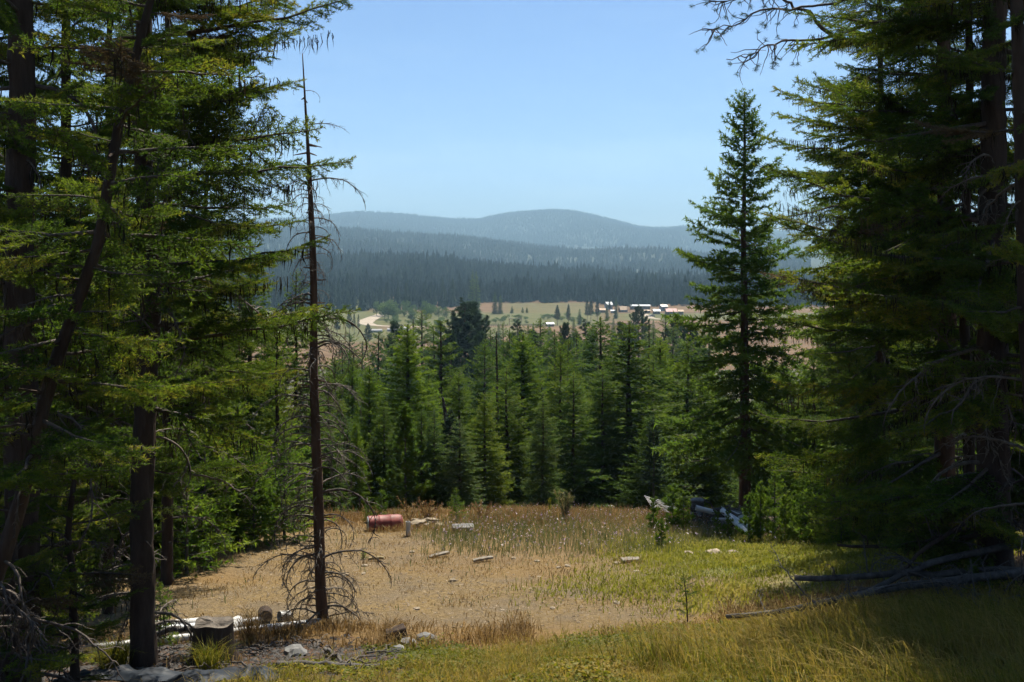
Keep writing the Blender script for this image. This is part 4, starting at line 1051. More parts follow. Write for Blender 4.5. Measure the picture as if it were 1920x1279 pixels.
def pipe(name, label, a, b, r, mat, collar=False, group=None, inner=True):
    a = np.asarray(a, float); b = np.asarray(b, float); m = a; G = Geo(); k = 8
    path = np.array([a + (b - a) * s for s in np.linspace(0, 1, k)]) - m
    G.add(*tube(path, r, 14, False), smooth=True); G.add(*tube(path[::-1], r * .9, 14, False), smooth=True)
    for e, q in ((path[0], 1), (path[-1], -1)):
        pass
    root = thing(name, label, 'pipe', tuple(m), 0, group)
    obj('pipe_wall', G.mesh('pipe_wall', [M[mat]]), root)
    d = unit(path[-1] - path[0])
    for e in (0, 1):
        c = path[0] if e == 0 else path[-1] - d * .12
        rp = np.array([c - d * .004 * (1 - e), c + d * .06, c + d * (.12 + .004 * e)]); V1, T1 = tube(rp, r * 1.06, 14, False); G2 = Geo(); G2.add(V1, T1, smooth=True)
        V2, T2 = tube(rp[::-1], r * .9, 14, False); G2.add(V2, T2, smooth=True)
        n = 14
        for i0 in (0, 2 * n):
            A = V1[i0:i0 + n]; Bq = (A - (rp[0] if i0 == 0 else rp[2])) * .85 + (rp[0] if i0 == 0 else rp[2])
            G2.add(np.concatenate([A, Bq]), [(j, (j + 1) % n, n + (j + 1) % n) for j in range(n)] + [(j, n + (j + 1) % n, n + j) for j in range(n)])
        obj('pipe_collar', G2.mesh('pipe_collar', [M[mat]]), root)
    return root
def on_ground(px, d, up): g = ground_at(px, d); g[2] += up; return g
pipe('plastic_pipe', 'longest white plastic pipe lying from below the fir to the dead tree', on_ground(174, 12.15, .05), on_ground(600, 13.9, .06), .047, 'pvc', group='plastic pipes on the ground')
pipe('plastic_pipe', 'white plastic pipe lying behind the longest one', on_ground(292, 13.0, .06), on_ground(488, 14.0, .05), .047, 'pvc', group='plastic pipes on the ground')
pipe('plastic_pipe', 'greyish plastic pipe showing between fir trunk and stump', on_ground(300, 12.8, .17), on_ground(370, 13.3, .13), .052, 'pvcgrey', group='plastic pipes on the ground')
pipe('plastic_pipe', 'short upper white pipe behind the fir trunk', on_ground(288, 13.4, .12), on_ground(372, 13.6, .12), .07, 'pvc', group='plastic pipes on the ground')
pipe('plastic_pipe', 'short fat white pipe end right behind the stump', on_ground(430, 13.3, .12), on_ground(447, 13.5, .13), .09, 'pvc', group='plastic pipes on the ground')
pipe('plastic_pipe', 'stub of white pipe right of the log round', on_ground(524, 14.2, .07), on_ground(542, 14.3, .07), .065, 'pvc', group='plastic pipes on the ground')
def log_round(name, label, px, d, R, ln, yaw, mat='bark'):
    g = on_ground(px, d, R * .8); root = thing(name, label, 'log', tuple(g), yaw)
    r = np.random.default_rng(int(px)); V, T = tube([[0, 0, 0], [0, ln * .5, 0], [0, ln, 0]], R, 16, False, .05, r); obj('log_bark', mk_mesh('log_bark', V, T, [M[mat]], smooth=True), root)
    for k, y in ((0, -.001), (2, ln + .001)):
        A = V[k * 16:k * 16 + 16] * [.97, 1, .97]; A[:, 1] = y; A = np.concatenate([A, [[0, y, 0]]]); obj('cut_end', mk_mesh('cut_end', A, [(j, (j + 1) % 16, 16) for j in range(16)], [M['cutgrey']]), root)
log_round('log_round', 'short sawn log round with its dark end facing out, behind the pipes', 497, 14.0, .10, .22, .25)
log_round('log_round', 'small grey log round lying in the rubble near the far edge', 1540, 26.5, .10, .5, 1.2, 'deadwood')
def tarp(name, label, px0, px1, d, depth, seed, hgt):
    r = np.random.default_rng(seed); nx, ny = 70, 26
    u, v = np.meshgrid(np.linspace(0, 1, nx), np.linspace(0, 1, ny)); x = X_at(px0, d) + u * (X_at(px1, d) - X_at(px0, d)); y = d - depth / 2 + v * depth + .10 * np.sin(u * 9 + seed)
    rid = 1 - np.abs(vnoise(x * 2.6 + seed, y * 2.2)); rid2 = 1 - np.abs(vnoise(x * 6 + seed, y * 5 + 3))
    env = np.minimum(1, np.minimum(u, 1 - u) * 8) * np.minimum(1, np.minimum(v, 1 - v) * 5)
    z = H(x, y) + .02 + env * hgt * (rid ** 3 * .75 + rid2 ** 4 * .3)
    V = np.stack([x + .05 * vnoise(y * 5, x * 3), y, z], -1).reshape(-1, 3); i = np.arange(ny - 1)[:, None] * nx; j = np.arange(nx - 1)[None]
    A, B, C, D = (i + j).ravel(), (i + j + 1).ravel(), (i + nx + j + 1).ravel(), (i + nx + j).ravel()
    m = V.mean(0); o = obj(name, mk_mesh(name, V - m, np.concatenate([np.stack([A, B, C], 1), np.stack([A, C, D], 1)]), [M['tarp']], smooth=True), None, tuple(m)); return tag(o, label, 'tarp', 'plastic sheets')
tarp('plastic_sheet', 'crumpled black plastic sheet below the big fir trunk', 118, 345, 10.2, .5, 4, .10)
tarp('plastic_sheet', 'crumpled dark plastic sheet below the stump', 325, 530, 10.1, .45, 9, .10)
def stick(name, label, pts, r0, r1, mat='deadwood', group=None, twigs=0, seed=1):
    r = np.random.default_rng(seed); pts = np.array(pts, float); m = pts[0].copy(); k = 12
    pa = along(pts, np.linspace(0, .9999, k)) - m; pa[1:-1] += r.normal(0, .012, (k - 2, 3))
    if not twigs:
        o = obj(name, mk_mesh(name, *tube(pa, np.linspace(r0, r1, k), 8, True, .12, r), [M[mat]], smooth=True), None, tuple(m)); return tag(o, label, 'branch' if r0 < .05 else 'log', group)
    root = thing(name, label, 'log', tuple(m), 0, group); obj('log_stem', mk_mesh('log_stem', *tube(pa, np.linspace(r0, r1, k), 10, True, .10, r), [M[mat]], smooth=True), root)
    for i in range(twigs):
        sc = r.uniform(.3, .8); p = along(pa, np.array([r.uniform(.1, .95)]))[0]
        obj('dead_branch', dead_mesh(int(r.integers(0, 7)), mat), root, tuple(p), (r.uniform(-1.5, 1.5), r.uniform(-1.4, .4), r.uniform(0, 6.28)), (sc, sc, sc))
    return root
stick('fallen_branch', 'thick grey branch lying along the edge of the green mat plants', [on_ground(520, 10.8, .05), on_ground(620, 10.7, .06), on_ground(712, 10.75, .03)], .045, .03, seed=5)
stick('fallen_branch', 'straight grey stick sloping down from the dead tree foot', [on_ground(608, 12.0, .08), on_ground(652, 11.0, .03)], .022, .016, seed=6)
stick('fallen_branch', 'weathered branch lying on the trunk side of the stump', [on_ground(285, 12.3, .16), on_ground(330, 12.2, .26), on_ground(378, 12.1, .27)], .035, .03, seed=7)
rs = np.random.default_rng(66)
for k in range(34):
    px = rs.uniform(250, 720); d = rs.uniform(10.3, 12.6); a = rs.uniform(0, 3.14); ln = rs.uniform(.15, .6); g = on_ground(px, d, .03)
    e = g + np.array([math.cos(a) * ln, math.sin(a) * ln, 0]); e[2] = Hf(e[0], e[1]) + rs.uniform(.01, .12)
    stick('loose_stick', 'short loose stick lying in the wood waste round the stump', [g, (g + e) / 2 + [0, 0, .02], e], rs.uniform(.006, .016), .005, ['deadwood', 'twig', 'deadtwig'][k % 3], 'loose sticks round the stump', seed=100 + k)
# wooden block and stones where the litter ends
o = obj('wood_block', bevel_box_mesh('wood_block', .26, .16, .18, 'bark', .012, rs, 0, 3), None, tuple(on_ground(743, 12.9, .08)), (.1, -.2, .3)); tag(o, 'dark split wood block standing at the end of the litter', 'wood block')
for px, d, s, lab in [(765, 12.7, .10, 'pale stone leaning on the dark wood block'), (775, 12.6, .07, 'small grey stone beside the dark wood block'), (800, 12.95, .12, 'flat stone right of the dark wood block'), (745, 12.3, .09, 'grey stone below the dark wood block'), (553, 11.9, .13, 'bluish grey stone in the litter below the dead tree')]:
    V, T = lump(rs, r=(s * 1.2, s, s * .6)); single('stone', lab, 'stone', V, T, 'rockgrey', on_ground(px, d, s * .25), (0, 0, rs.uniform(0, 6)), group='stones by the litter')

# ---- boards, barrel, rubble and slab
for px, d, ln, wd, yaw, mat, lab in [(705, 19.35, .30, .06, .05, 'planknew', 'short yellowish board, leftmost on the bare soil'), (823, 19.85, .44, .09, .55, 'plank', 'grey board lying slantwise in the middle of the clearing'),
                                     (905, 19.3, .46, .08, .62, 'plank', 'longer grey board right of the slanting middle board'), (1183, 18.8, .36, .16, .2, 'plank', 'broad pale board at the edge of the green plants')]:
    g = on_ground(px, d, .05); o = obj('board', bevel_box_mesh('board', ln, wd, .045, mat, .004, rs, .01), None, tuple(g), (rs.uniform(.05, .15), rs.uniform(-.04, .04), yaw)); tag(o, lab, 'board', 'loose boards on the clearing')
def barrel():
    g = on_ground(722, 23.4, .12); L = .86; R = .29; root = thing('barrel', 'faded red barrel lying on its side at the far edge', 'barrel', tuple(g), .25); root.scale = (.93, .78, .78)
    prof = [(-.43, .24), (-.425, .272), (-.405, .285), (-.39, .279), (-.20, .286), (-.165, .286), (-.15, .293), (-.135, .293), (-.12, .287), (.12, .287), (.135, .293), (.15, .293), (.165, .286), (.3, .284), (.38, .27), (.415, .25), (.43, .2)]
    n = 32; V = []; 
    for x, r in prof: V += [[x, r * math.cos(t), r * math.sin(t)] for t in np.arange(n) / n * 6.28318]
    T = []
    for i in range(len(prof) - 1):
        for j in range(n): a, b_, c, e = i * n + j, i * n + (j + 1) % n, (i + 1) * n + (j + 1) % n, (i + 1) * n + j; T += [(a, c, b_), (a, e, c)]
    V = np.array(V); dn = fbm(V[:, 0] * 5 + 2, V[:, 1] * 6 + V[:, 2] * 5, 3); V[:, 1:] *= (1 + .05 * dn)[:, None]
    obj('barrel_body', mk_mesh('barrel_body', V, T, [M['red']], smooth=True), root)
    V2, T2 = tube([[-.43, 0, 0], [-.445, 0, 0], [-.45, 0, 0]], [.265, .265, .2], 28); obj('barrel_lid', mk_mesh('barrel_lid', V2, T2, [M['greylid']]), root)
    V3, T3 = tube([[.425, 0, 0], [.436, 0, 0], [.438, 0, 0]], [.2, .2, .15], 28); obj('barrel_bottom', mk_mesh('barrel_bottom', V3, T3, [M['red']]), root)
    V4, T4 = tube([[-.447, .13, .05], [-.475, .13, .05]], [.035, .03], 12); obj('bung_cap', mk_mesh('bung_cap', V4, T4, [M['darkmetal']]), root)
barrel()
rr = np.random.default_rng(12)
for k in range(14):
    px = rr.uniform(778, 850); d = rr.uniform(23.4, 24.6); s = rr.uniform(.05, .14); V, T = lump(rr, r=(s * 1.5, s * .9, s * .36), jag=.22)
    single('stone', 'pale flat stone in the rubble heap right of the barrel', 'stone', V, T, 'rock', on_ground(px, d, s * .25 + rr.uniform(0, .12)), (rr.uniform(-.25, .25), rr.uniform(-.25, .25), rr.uniform(0, 6)), group='stones of the rubble heap')
o = obj('slab', bevel_box_mesh('slab', .5, .3, .12, 'rockgrey', .01, rr, .0), None, tuple(on_ground(868, 23.1, .07)), (.06, 0, .1)); tag(o, 'grey concrete slab in front of the rubble heap', 'slab')
for k in range(30):
    px = rr.uniform(430, 1290); d = rr.uniform(15, 22); s = rr.uniform(.03, .06); V, T = lump(rr, r=(s * 1.3, s, s * .5), sub=1)
    single('stone', 'small pale stone lying loose on the bare soil', 'stone', V, T, 'rock', on_ground(px, d, s * .25), (0, 0, rr.uniform(0, 6)), group='loose stones on the clearing')
for px, d, s in [(1340, 19.3, .16), (1375, 19.2, .12), (1290, 19.6, .09)]:
    V, T = lump(rr, r=(s * 1.3, s, s * .4)); single('stone', 'whitish flat rock half sunk among the yellow-green plants', 'stone', V, T, 'rock', on_ground(px, d, .03), (0, 0, px), group='rocks in the green plants')
o = pipe('marker_pipe', 'short white plastic pipe standing upright in the dry grass', on_ground(765, 22.4, -.05), on_ground(765, 22.4, .32), .05, 'pvc')

# ---- scrap heap at the right end
def scrap():
    r = np.random.default_rng(31)
    def pole(a, b_, rad_, lab, mat='steel'): pipe('metal_pole', lab, a, b_, rad_, mat, group='poles of the scrap heap')
    pole(P(1305, 952, 24.2), P(1395, 975, 24.2), .06, 'upper pale metal pole across the top of the scrap heap')
    pole(P(1355, 958, 23.6), P(1402, 1000, 22.4), .065, 'pale pole slanting steeply down the front of the scrap heap')
    pole(P(1362, 962, 23.8), P(1414, 994, 22.6), .05, 'second slanting pole beside the steep one')
    pole(P(1375, 972, 24.0), P(1455, 1003, 23.0), .04, 'long low pole running out to the right of the scrap heap', 'pvc')
    pole(P(1352, 955, 24.6), P(1422, 980, 24.4), .06, 'bluish pole at the back of the scrap heap')
    pole(P(1334, 974, 23.8), P(1368, 974, 23.9), .04, 'short whitish pole end in the middle of the scrap heap', 'pvc')
    for k in range(30):
        px = r.uniform(1298, 1425); d = r.uniform(23.8, 25.3); s = r.uniform(.07, .2); V, T = lump(r, r=(s * 1.4, s, s * .7), jag=.35)
        single('scrap_piece', 'dark scrap lump under the poles', 'scrap', V, T, ['char', 'darkmetal', 'rockgrey'][k % 3], on_ground(px, d, s * .3 + r.uniform(0, .28)), tuple(r.uniform(-.6, .6, 3)), group='lumps of the scrap heap')
    for k in range(24):
        a = on_ground(r.uniform(1295, 1500), r.uniform(23.3, 25.5), r.uniform(.1, .4)); b_ = a + np.array([r.uniform(-.9, .9), r.uniform(-.4, .4), r.uniform(-.2, .4)])
        stick('scrap_stick', 'crooked dead stick poking out of the scrap heap', [a, (a + b_) / 2 + [0, 0, .08], b_], .02, .008, ['deadwood', 'deadtwig', 'barkred'][k % 3], 'sticks of the scrap heap', seed=400 + k)
    for k in range(8):
        a = P(1208 + 2 * k, 930 + 3 * k, 27.2); b_ = P(1272 + 1.5 * k, 941 + 3 * k, 26.6)
        stick('metal_rod', 'thin bowed metal rod of the bundle left of the scrap heap', [a, (a + b_) / 2 + [0, 0, -.05], b_], .012, .012, 'steel', 'rods of the bundle', seed=500 + k)
    d = 25.4; g = ground_at(1308, d); root = thing('stump', 'tall stump with pale grey top behind the scrap heap', 'stump', tuple(g)); h = Z_at(938, d) - g[2]
    obj('stump_bark', mk_mesh('stump_bark', *tube([[0, 0, -.1], [0, 0, .25], [0, 0, h]], [.22, .17, .15], 14, True, .08, r), [M['char']], smooth=True), root)
    V, T = lump(r, r=(.19, .17, .06), jag=.08); obj('stump_cap', mk_mesh('stump_cap', V + [0, 0, h], T, [M['rockgrey']]), root)
    for k, (px, d) in enumerate([(1432, 24.0), (1446, 23.7), (1500, 24.5)]):
        V, T = lump(r, r=(.2, .14, .13)); single('broken_log', 'pale broken log end right of the scrap heap', 'log', V, T, 'cut', on_ground(px, d, .2), (0, 0, k), group='broken log ends')
scrap()

# ---- fallen logs at the right
def A_(px, py, d): return P(px, py, d)
stick('fallen_log', 'long grey fallen log reaching lowest into the grass', [A_(1362, 1156, 11.9), A_(1480, 1143, 12.0), A_(1640, 1112, 12.1), A_(1760, 1092, 12.2), A_(1960, 1068, 12.4)], .026, .055, group='fallen logs', twigs=22, seed=21)
stick('fallen_log', 'straight dark fallen log above the long grey one', [A_(1490, 1084, 13.0), A_(1660, 1079, 12.9), A_(1800, 1074, 12.8), A_(1960, 1068, 12.8)], .036, .052, 'barkgrey', group='fallen logs', twigs=14, seed=22)
stick('fallen_log', 'bent thin log crossing over the straight dark one', [A_(1608, 1118, 12.5), A_(1690, 1078, 12.6), A_(1760, 1050, 12.7), A_(1860, 1030, 12.8), A_(1960, 1022, 12.9)], .03, .05, 'barkgrey', group='fallen logs', twigs=16, seed=23)
stick('fallen_log', 'dark dead branch stretched across the trunks above the logs', [A_(1570, 1022, 13.4), A_(1670, 1026, 13.4), A_(1760, 1022, 13.3), A_(1840, 1000, 13.2)], .018, .035, 'bark', group='fallen logs', twigs=8, seed=24)
stick('fallen_log', 'dark dead pole slanting up from the logs to the right', [A_(1680, 1080, 12.7), A_(1760, 1010, 12.8), A_(1840, 960, 12.9), A_(1900, 900, 13.0)], .02, .04, 'bark', group='fallen logs', twigs=10, seed=25)
stick('fallen_branch', 'grey branch bundle at the right edge under the logs', [A_(1800, 1150, 11.6), A_(1860, 1130, 11.7), A_(1960, 1110, 11.8)], .02, .03, 'deadwood', twigs=12, seed=26)

# ---- saplings, weeds and bushes
def sapling(name, label, px, d, h, kind='youngpine', wide=1.0, group='saplings at the clearing edge', lean=0):
    g = ground_at(px, d); cm, tm, h0 = PROTO[kind][0]; s = h / h0; root = thing(name, label, 'sapling', tuple(g), rr.uniform(0, 6.28), group)
    obj('trunk', tm, root, scale=(s, s, s)); obj('crown', cm, root, scale=(s * wide, s * wide, s)); return root
PROTO['sap'] = [(crown_mesh('pine', 2.0, .42, rc, 'youngpine', base=.1, nper=4, whorl=.22, shape=.6, elev=(20, 60), ragged=.35), simple_trunk(2.0, .025, 'barkgrey', rc), 2.0)]
PROTO['sapfir'] = [(crown_mesh('fir', 2.4, .75, rc, 'youngpine', base=.03, nper=6, whorl=.21, shape=.85, elev=(0, 45), ragged=.3), simple_trunk(2.4, .03, 'barkgrey', rc), 2.4)]
for px, d, h, k, w, lab in [(1225, 23.0, .75, 'sap', 1, 'small pine sapling left of the dense pair before the rods'), (1262, 23.2, 1.0, 'sap', 1.2, 'dense pine sapling, left of the pair before the rods'), (1282, 23.0, .95, 'sap', 1.1, 'pine sapling, right of the pair before the rods'),
        (1240, 20.8, .55, 'sap', 1.3, 'low bluish sapling among the violet flowers'), (1345, 22.3, .55, 'sap', 1.1, 'little pine sapling right under the steep pole'), (1365, 22.0, .6, 'sap', 1, 'little pine sapling at the foot of the steep pole'),
        (1405, 21.6, 1.0, 'sap', 1, 'thin pine sapling crossing the slanting poles'), (1426, 21.8, 1.2, 'sap', .9, 'thin tall sapling right of the slanting poles'), (1472, 21.4, .95, 'sap', 1.3, 'pine sapling beyond the right end of the poles'),
        (1530, 21.0, 1.75, 'sapfir', 1.0, 'bright bushy young conifer right of the scrap heap'), (1560, 22.0, 1.3, 'sapfir', 1.2, 'bushy young conifer behind the bright one right of the scrap heap'), (1615, 22.5, 1.7, 'sapfir', 1.0, 'bright young conifer near the brown-trunked fir'),
        (1500, 22.5, 1.2, 'sap', 1.3, 'young pine between scrap heap and bright bushy conifer'), (1655, 20, 1.1, 'sapfir', 1.1, 'low young conifer at the foot of the shaded trees'), (1590, 20.2, .7, 'sapfir', 1.2, 'tiny conifer in front of the bright young conifers'),
        (490, 23.5, 1.25, 'sapfir', .9, 'bright young fir at the left forest edge'), (448, 23.0, .6, 'sapfir', 1.2, 'low green seedling at the left forest edge'), (855, 25.4, .8, 'sapfir', 1.1, 'small bright bush behind the rubble heap'),
        (715, 25.2, .8, 'sapfir', .9, 'small bright bush right behind the barrel'), (690, 25.0, .55, 'sapfir', 1.1, 'low bush left behind the barrel'), (682, 19.6, .22, 'sapfir', 1.2, 'tiny bright seedling left of the yellowish board'),
        (300, 12.6, .8, 'sapfir', 1.1, 'small green seedling behind the big fir trunk'), (385, 20.5, .9, 'sapfir', 1.2, 'dark low bush at the left end of the clearing')]:
    sapling('sapling', lab, px, d, h, k, w)
us = np.random.default_rng(71)
def under_label(h, px, marks):
    s = 'knee-high' if h < 1.2 else 'small' if h < 1.7 else 'man-high' if h < 2.3 else 'tall'
    return f'{s} light green young fir {[n_ for lim, n_ in marks if px < lim][0]}'
for k in range(16):
    px = us.uniform(300, 545); d = us.uniform(21, 27.5) if px > 420 else us.uniform(17.5, 25)
    hh_ = us.uniform(1.2, 3.4)
    sapling('young_fir', under_label(hh_, px, [(340, 'close behind the big straight trunk'), (400, 'right of the big straight trunk'), (470, 'left of the bright young fir'), (999, 'right of the bright young fir')]), px, d, hh_, 'sapfir', us.uniform(.9, 1.3), 'undergrowth firs on the left')
for k in range(18):
    px = us.uniform(1440, 1800); d = us.uniform(20.5, 27) if px < 1560 else us.uniform(18.5, 25)
    hh_ = us.uniform(.9, 2.6)
    sapling('young_fir', under_label(hh_, px, [(1500, 'right of the scrap heap'), (1590, 'behind the bright bushy conifers'), (1700, 'left of the brown-trunked fir'), (9999, 'between the brown and black trunks')]), px, d, hh_, 'sapfir', us.uniform(.9, 1.3), 'undergrowth firs on the right')
def bare_sapling():
    r = np.random.default_rng(52); d = 13.6; g = ground_at(1290, d); root = thing('sapling', 'thin half-bare fir sapling alone in the dry grass', 'sapling', tuple(g)); h = .62
    obj('trunk', trunk_mesh(np.array([[0, 0, -.1], [-.02, 0, h * .5], [-.06, 0, h]]), [.012, .009, .003], 'bark', 6, r, .1), root)
    for k in range(22):
        z = .1 + .85 * k / 22; sc = r.uniform(.10, .2); w = obj('branch', NEAR[5][0], root, (-.05 * z, 0, h * z), (0, r.uniform(-.5, .1), k * 2.4), (sc, sc, sc))
        if k % 2: obj('needles', needle_mesh(5, 'fir'), w)
bare_sapling()
def stalk_plant(name, label, px, d, h, n, mat, spread, seed):
    r = np.random.default_rng(seed); g = ground_at(px, d); G = Geo()
    root = thing(name, label, 'plant', tuple(g))
    A, B = [], []
    for k in range(n):
        a = r.uniform(0, 6.28); p = np.array([0, 0, 0.]); q = np.array([math.cos(a) * spread * r.random(), math.sin(a) * spread * r.random(), h * r.uniform(.7, 1)])
        m = q * .5 + np.array([0, 0, .05 * h]); A += [p, m]; B += [m, q]
    obj('stems', mk_mesh('stems', *prisms(A, B, .006, .004), [M['weed']], None, np.full(len(A) * 6, .4)), root)
    V, T, t = needles(np.array(A), np.array(B), .008, .07, .02, r, 0, .9, None); obj('leaves', mk_mesh('leaves', V, T, [M[mat]], None, t), root)
stalk_plant('tall_weed', 'tall pale grey-green weed clump at the far edge', 1060, 24.9, .8, 18, 'weed', .3, 1)
stalk_plant('mullein', 'single slim yellowish flower stalk left of the pale weed clump', 1031, 25.0, .8, 2, 'yellowgreen', .03, 2)
stalk_plant('dry_weed', 'branched rusty dry weed behind the rubble heap', 800, 24.8, .6, 14, 'rust', .4, 3)
stalk_plant('dry_weed', 'rusty dry weed right of the small bright bush', 905, 25.2, .5, 12, 'rust', .4, 4)
stalk_plant('dry_weed', 'bare pale dry weed beside the barrel end', 768, 24.8, .65, 8, 'dry', .35, 5)
def tussock(px, d, n, h, lab, seed, mat='tall'):
    r = np.random.default_rng(seed); g = ground_at(px, d); x = g[0] + r.normal(0, .07, n); y = g[1] + r.normal(0, .07, n)
    V, T, t = blades(x, y, h * r.uniform(.5, 1, n), .007, 1.0, r, .3 + r.uniform(-.3, .5, n)); V = V - g
    o = obj('grass_tussock', mk_mesh('grass_tussock', V, T, [M[mat]], None, t), None, tuple(g)); tag(o, lab, 'grass tuft')
tussock(395, 10.7, 260, .42, 'arching green grass tuft at the foot of the stump', 1)
tussock(215, 10.9, 500, .4, 'yellowish grass tuft left of the big fir trunk', 2, 'tall')
tussock(470, 12.9, 220, .6, 'tall dry grass tuft right of the stump', 3, 'dry')
tussock(735, 13.2, 300, .35, 'dry grass tuft behind the dark wood block', 4, 'dry')

def fringe():
    """grass grown up against the things lying in the clearing"""
    r = np.random.default_rng(611); X_, Y_ = [], []
    for px, d, w, n in [(722, 23.05, .55, 420), (722, 23.7, .5, 200), (868, 22.85, .42, 260), (820, 23.2, .6, 300), (823, 19.7, .25, 60), (905, 19.15, .25, 60), (1183, 18.6, .25, 70), (705, 19.25, .2, 40), (400, 11.0, .35, 120), (450, 12.6, .6, 160), (560, 13.4, .6, 200), (765, 22.3, .1, 50), (1345, 22.6, .8, 200), (745, 12.6, .3, 120), (608, 13.85, .25, 110)]:
        g = ground_at(px, d); X_.append(g[0] + r.normal(0, w * .7, n)); Y_.append(g[1] + r.normal(0, .10, n))
    x, y = np.concatenate(X_), np.concatenate(Y_); V, T, t = blades(x, y, .06 + .2 * r.random(len(x)) ** 1.6, .009, .7, r, .5 + r.uniform(-.4, .4, len(x)))
    stuff('grass_fringe', 'dry grass grown up round the things lying in the clearing', V, T, t, 'dry')
fringe()
# ------------------------------------------------------------------ the ranch and trees in the valley
rv = np.random.default_rng(2024)
def dist_of(py): return -VALLEY * FPX / (py - PY0)
def vpos(px, py):
    d = dist_of(py); x = X_at(px, d); return np.array([x, d, Hf(x, d)])
M['whiteplastic'] = rough_mat('white_sheeting', (.20, .20, .20), (.26, .26, .25), .5, .5, .0)
M['whitewall'] = rough_mat('white_wall', (.24, .235, .23), (.31, .30, .29), .6, .8, .0)
M['cream'] = rough_mat('cream_wall', (.20, .16, .105), (.27, .22, .15), .6, .8, .0)
M['brownwall'] = rough_mat('brown_wall', (.12, .085, .06), (.20, .15, .11), .6, .8, .0)
M['redroof'] = rough_mat('red_metal_roof', (.26, .075, .06), (.34, .12, .10), .4, .6, .0)
M['greyroof'] = rough_mat('grey_metal_roof', (.11, .125, .14), (.17, .19, .205), .4, .5, .0, .01, .2)
M['tanroof'] = rough_mat('tan_roof', (.36, .24, .14), (.48, .34, .22), .4, .7, .0)
M['window'] = rough_mat('window_glass', (.03, .04, .05), (.06, .07, .08), .3, .1, .0)
M['road'] = rough_mat('pale_dirt_road', (.26, .215, .155), (.36, .30, .23), .3, .95, .0)
M['fencewood'] = rough_mat('fence_wood', (.12, .10, .085), (.22, .19, .16), .8, .9, .0)

def house(label, px, py, w, dep, hw, hr, wall, roof, yaw=0.0, nwin=3, cat='house', name='ranch_house', eave=.4):
    """w along X, gable ridge along X"""
    g = vpos(px, py); root = thing(name, label, cat, tuple(g), yaw); root.scale = (.85, .85, .8)
    V = np.array([[x, y, z] for x in (-w / 2, w / 2) for y in (-dep / 2, dep / 2) for z in (-.6, hw)] + [[-w / 2, 0, hw + hr], [w / 2, 0, hw + hr]])
    T = np.array([[0, 4, 5], [0, 5, 1], [6, 2, 3], [6, 3, 7], [2, 0, 1], [2, 1, 3], [4, 6, 7], [4, 7, 5], [1, 8, 3], [5, 7, 9]])
    obj('wall', mk_mesh('wall', V, T, [M[wall]]), root)
    for s in (-1, 1):
        a = np.array([[-w / 2 - eave, s * (dep / 2 + eave), hw - eave * hr / (dep / 2)], [w / 2 + eave, s * (dep / 2 + eave), hw - eave * hr / (dep / 2)], [w / 2 + eave, 0, hw + hr], [-w / 2 - eave, 0, hw + hr]]) + [0, 0, .06]
        VV = np.concatenate([a, a + [0, 0, .15]]); Q = [(0, 1, 2), (0, 2, 3), (4, 6, 5), (4, 7, 6), (0, 4, 5), (0, 5, 1), (1, 5, 6), (1, 6, 2), (2, 6, 7), (2, 7, 3), (3, 7, 4), (3, 4, 0)]
        obj('roof_slope', mk_mesh('roof_slope', VV, Q, [M[roof]]), root)
    for k in range(nwin):
        x = -w / 2 + w * (k + .5) / nwin
        VV, TT = box(min(1.3, w / nwin * .5), .08, 1.2)
        wdw = obj('window', mk_mesh('window', VV, TT, [M['whitewall']]), root, (x, -dep / 2 - .03, hw * .55))
        VV, TT = box(min(1.1, w / nwin * .4), .06, 1.0); obj('pane', mk_mesh('pane', VV, TT, [M['window']]), wdw, (0, -.03, 0))
    VV, TT = box(1.0, .08, 2.0); obj('door', mk_mesh('door', VV, TT, [M['brownwall']]), root, (w * .5 - w / max(1, nwin) - .1 if nwin > 1 else w * .3, -dep / 2 - .03, 1.0))
    return root
house('tall pale house with light grey roof behind the farm trees', 1141, 580, 5.2, 6, 4.6, 2.2, 'whitewall', 'greyroof', .3, 2)
house('small tan cabin left of the tall pale house', 1129, 586, 5, 5, 2.4, 1.2, 'cream', 'tanroof', .1, 2)
house('low white outbuilding right of the tall pale house', 1150, 587, 4, 4, 2.0, .8, 'whitewall', 'greyroof', 0, 1)
house('tan hut with steep roof on a dark base', 1168, 585, 6.0, 6, 2.2, 2.8, 'brownwall', 'tanroof', .2, 2)
house('long dark barn with grey roof at the back of the farm', 1200, 580, 17, 8, 3.2, 1.2, 'brownwall', 'greyroof', 0, 5, 'barn', 'barn')
house('long cream shed beside the grey-blue pine', 1211, 587, 6.5, 4, 2.0, .7, 'cream', 'tanroof', 0, 3, 'shed', 'shed')
house('dark house with white porch roof left of the red barn', 1231, 589, 5.2, 5, 2.6, 1.3, 'brownwall', 'greyroof', 0, 2)
house('white-roofed house standing behind the red barn', 1244, 583, 5.5, 6, 4.0, 1.6, 'whitewall', 'whiteplastic', .2, 2)
house('red-roofed barn, rightmost of the farm buildings', 1258, 590, 8.2, 9, 2.6, 2.3, 'brownwall', 'redroof', .0, 3, 'barn', 'barn')
house('cream cabin at the right end of the farm', 1276, 590, 4, 5, 2.6, 1.2, 'cream', 'tanroof', .0, 2)
house('lonely small grey shed in the hay field', 1031, 612, 4.6, 3.5, 1.8, .9, 'fencewood', 'greyroof', .25, 1, 'shed', 'shed')
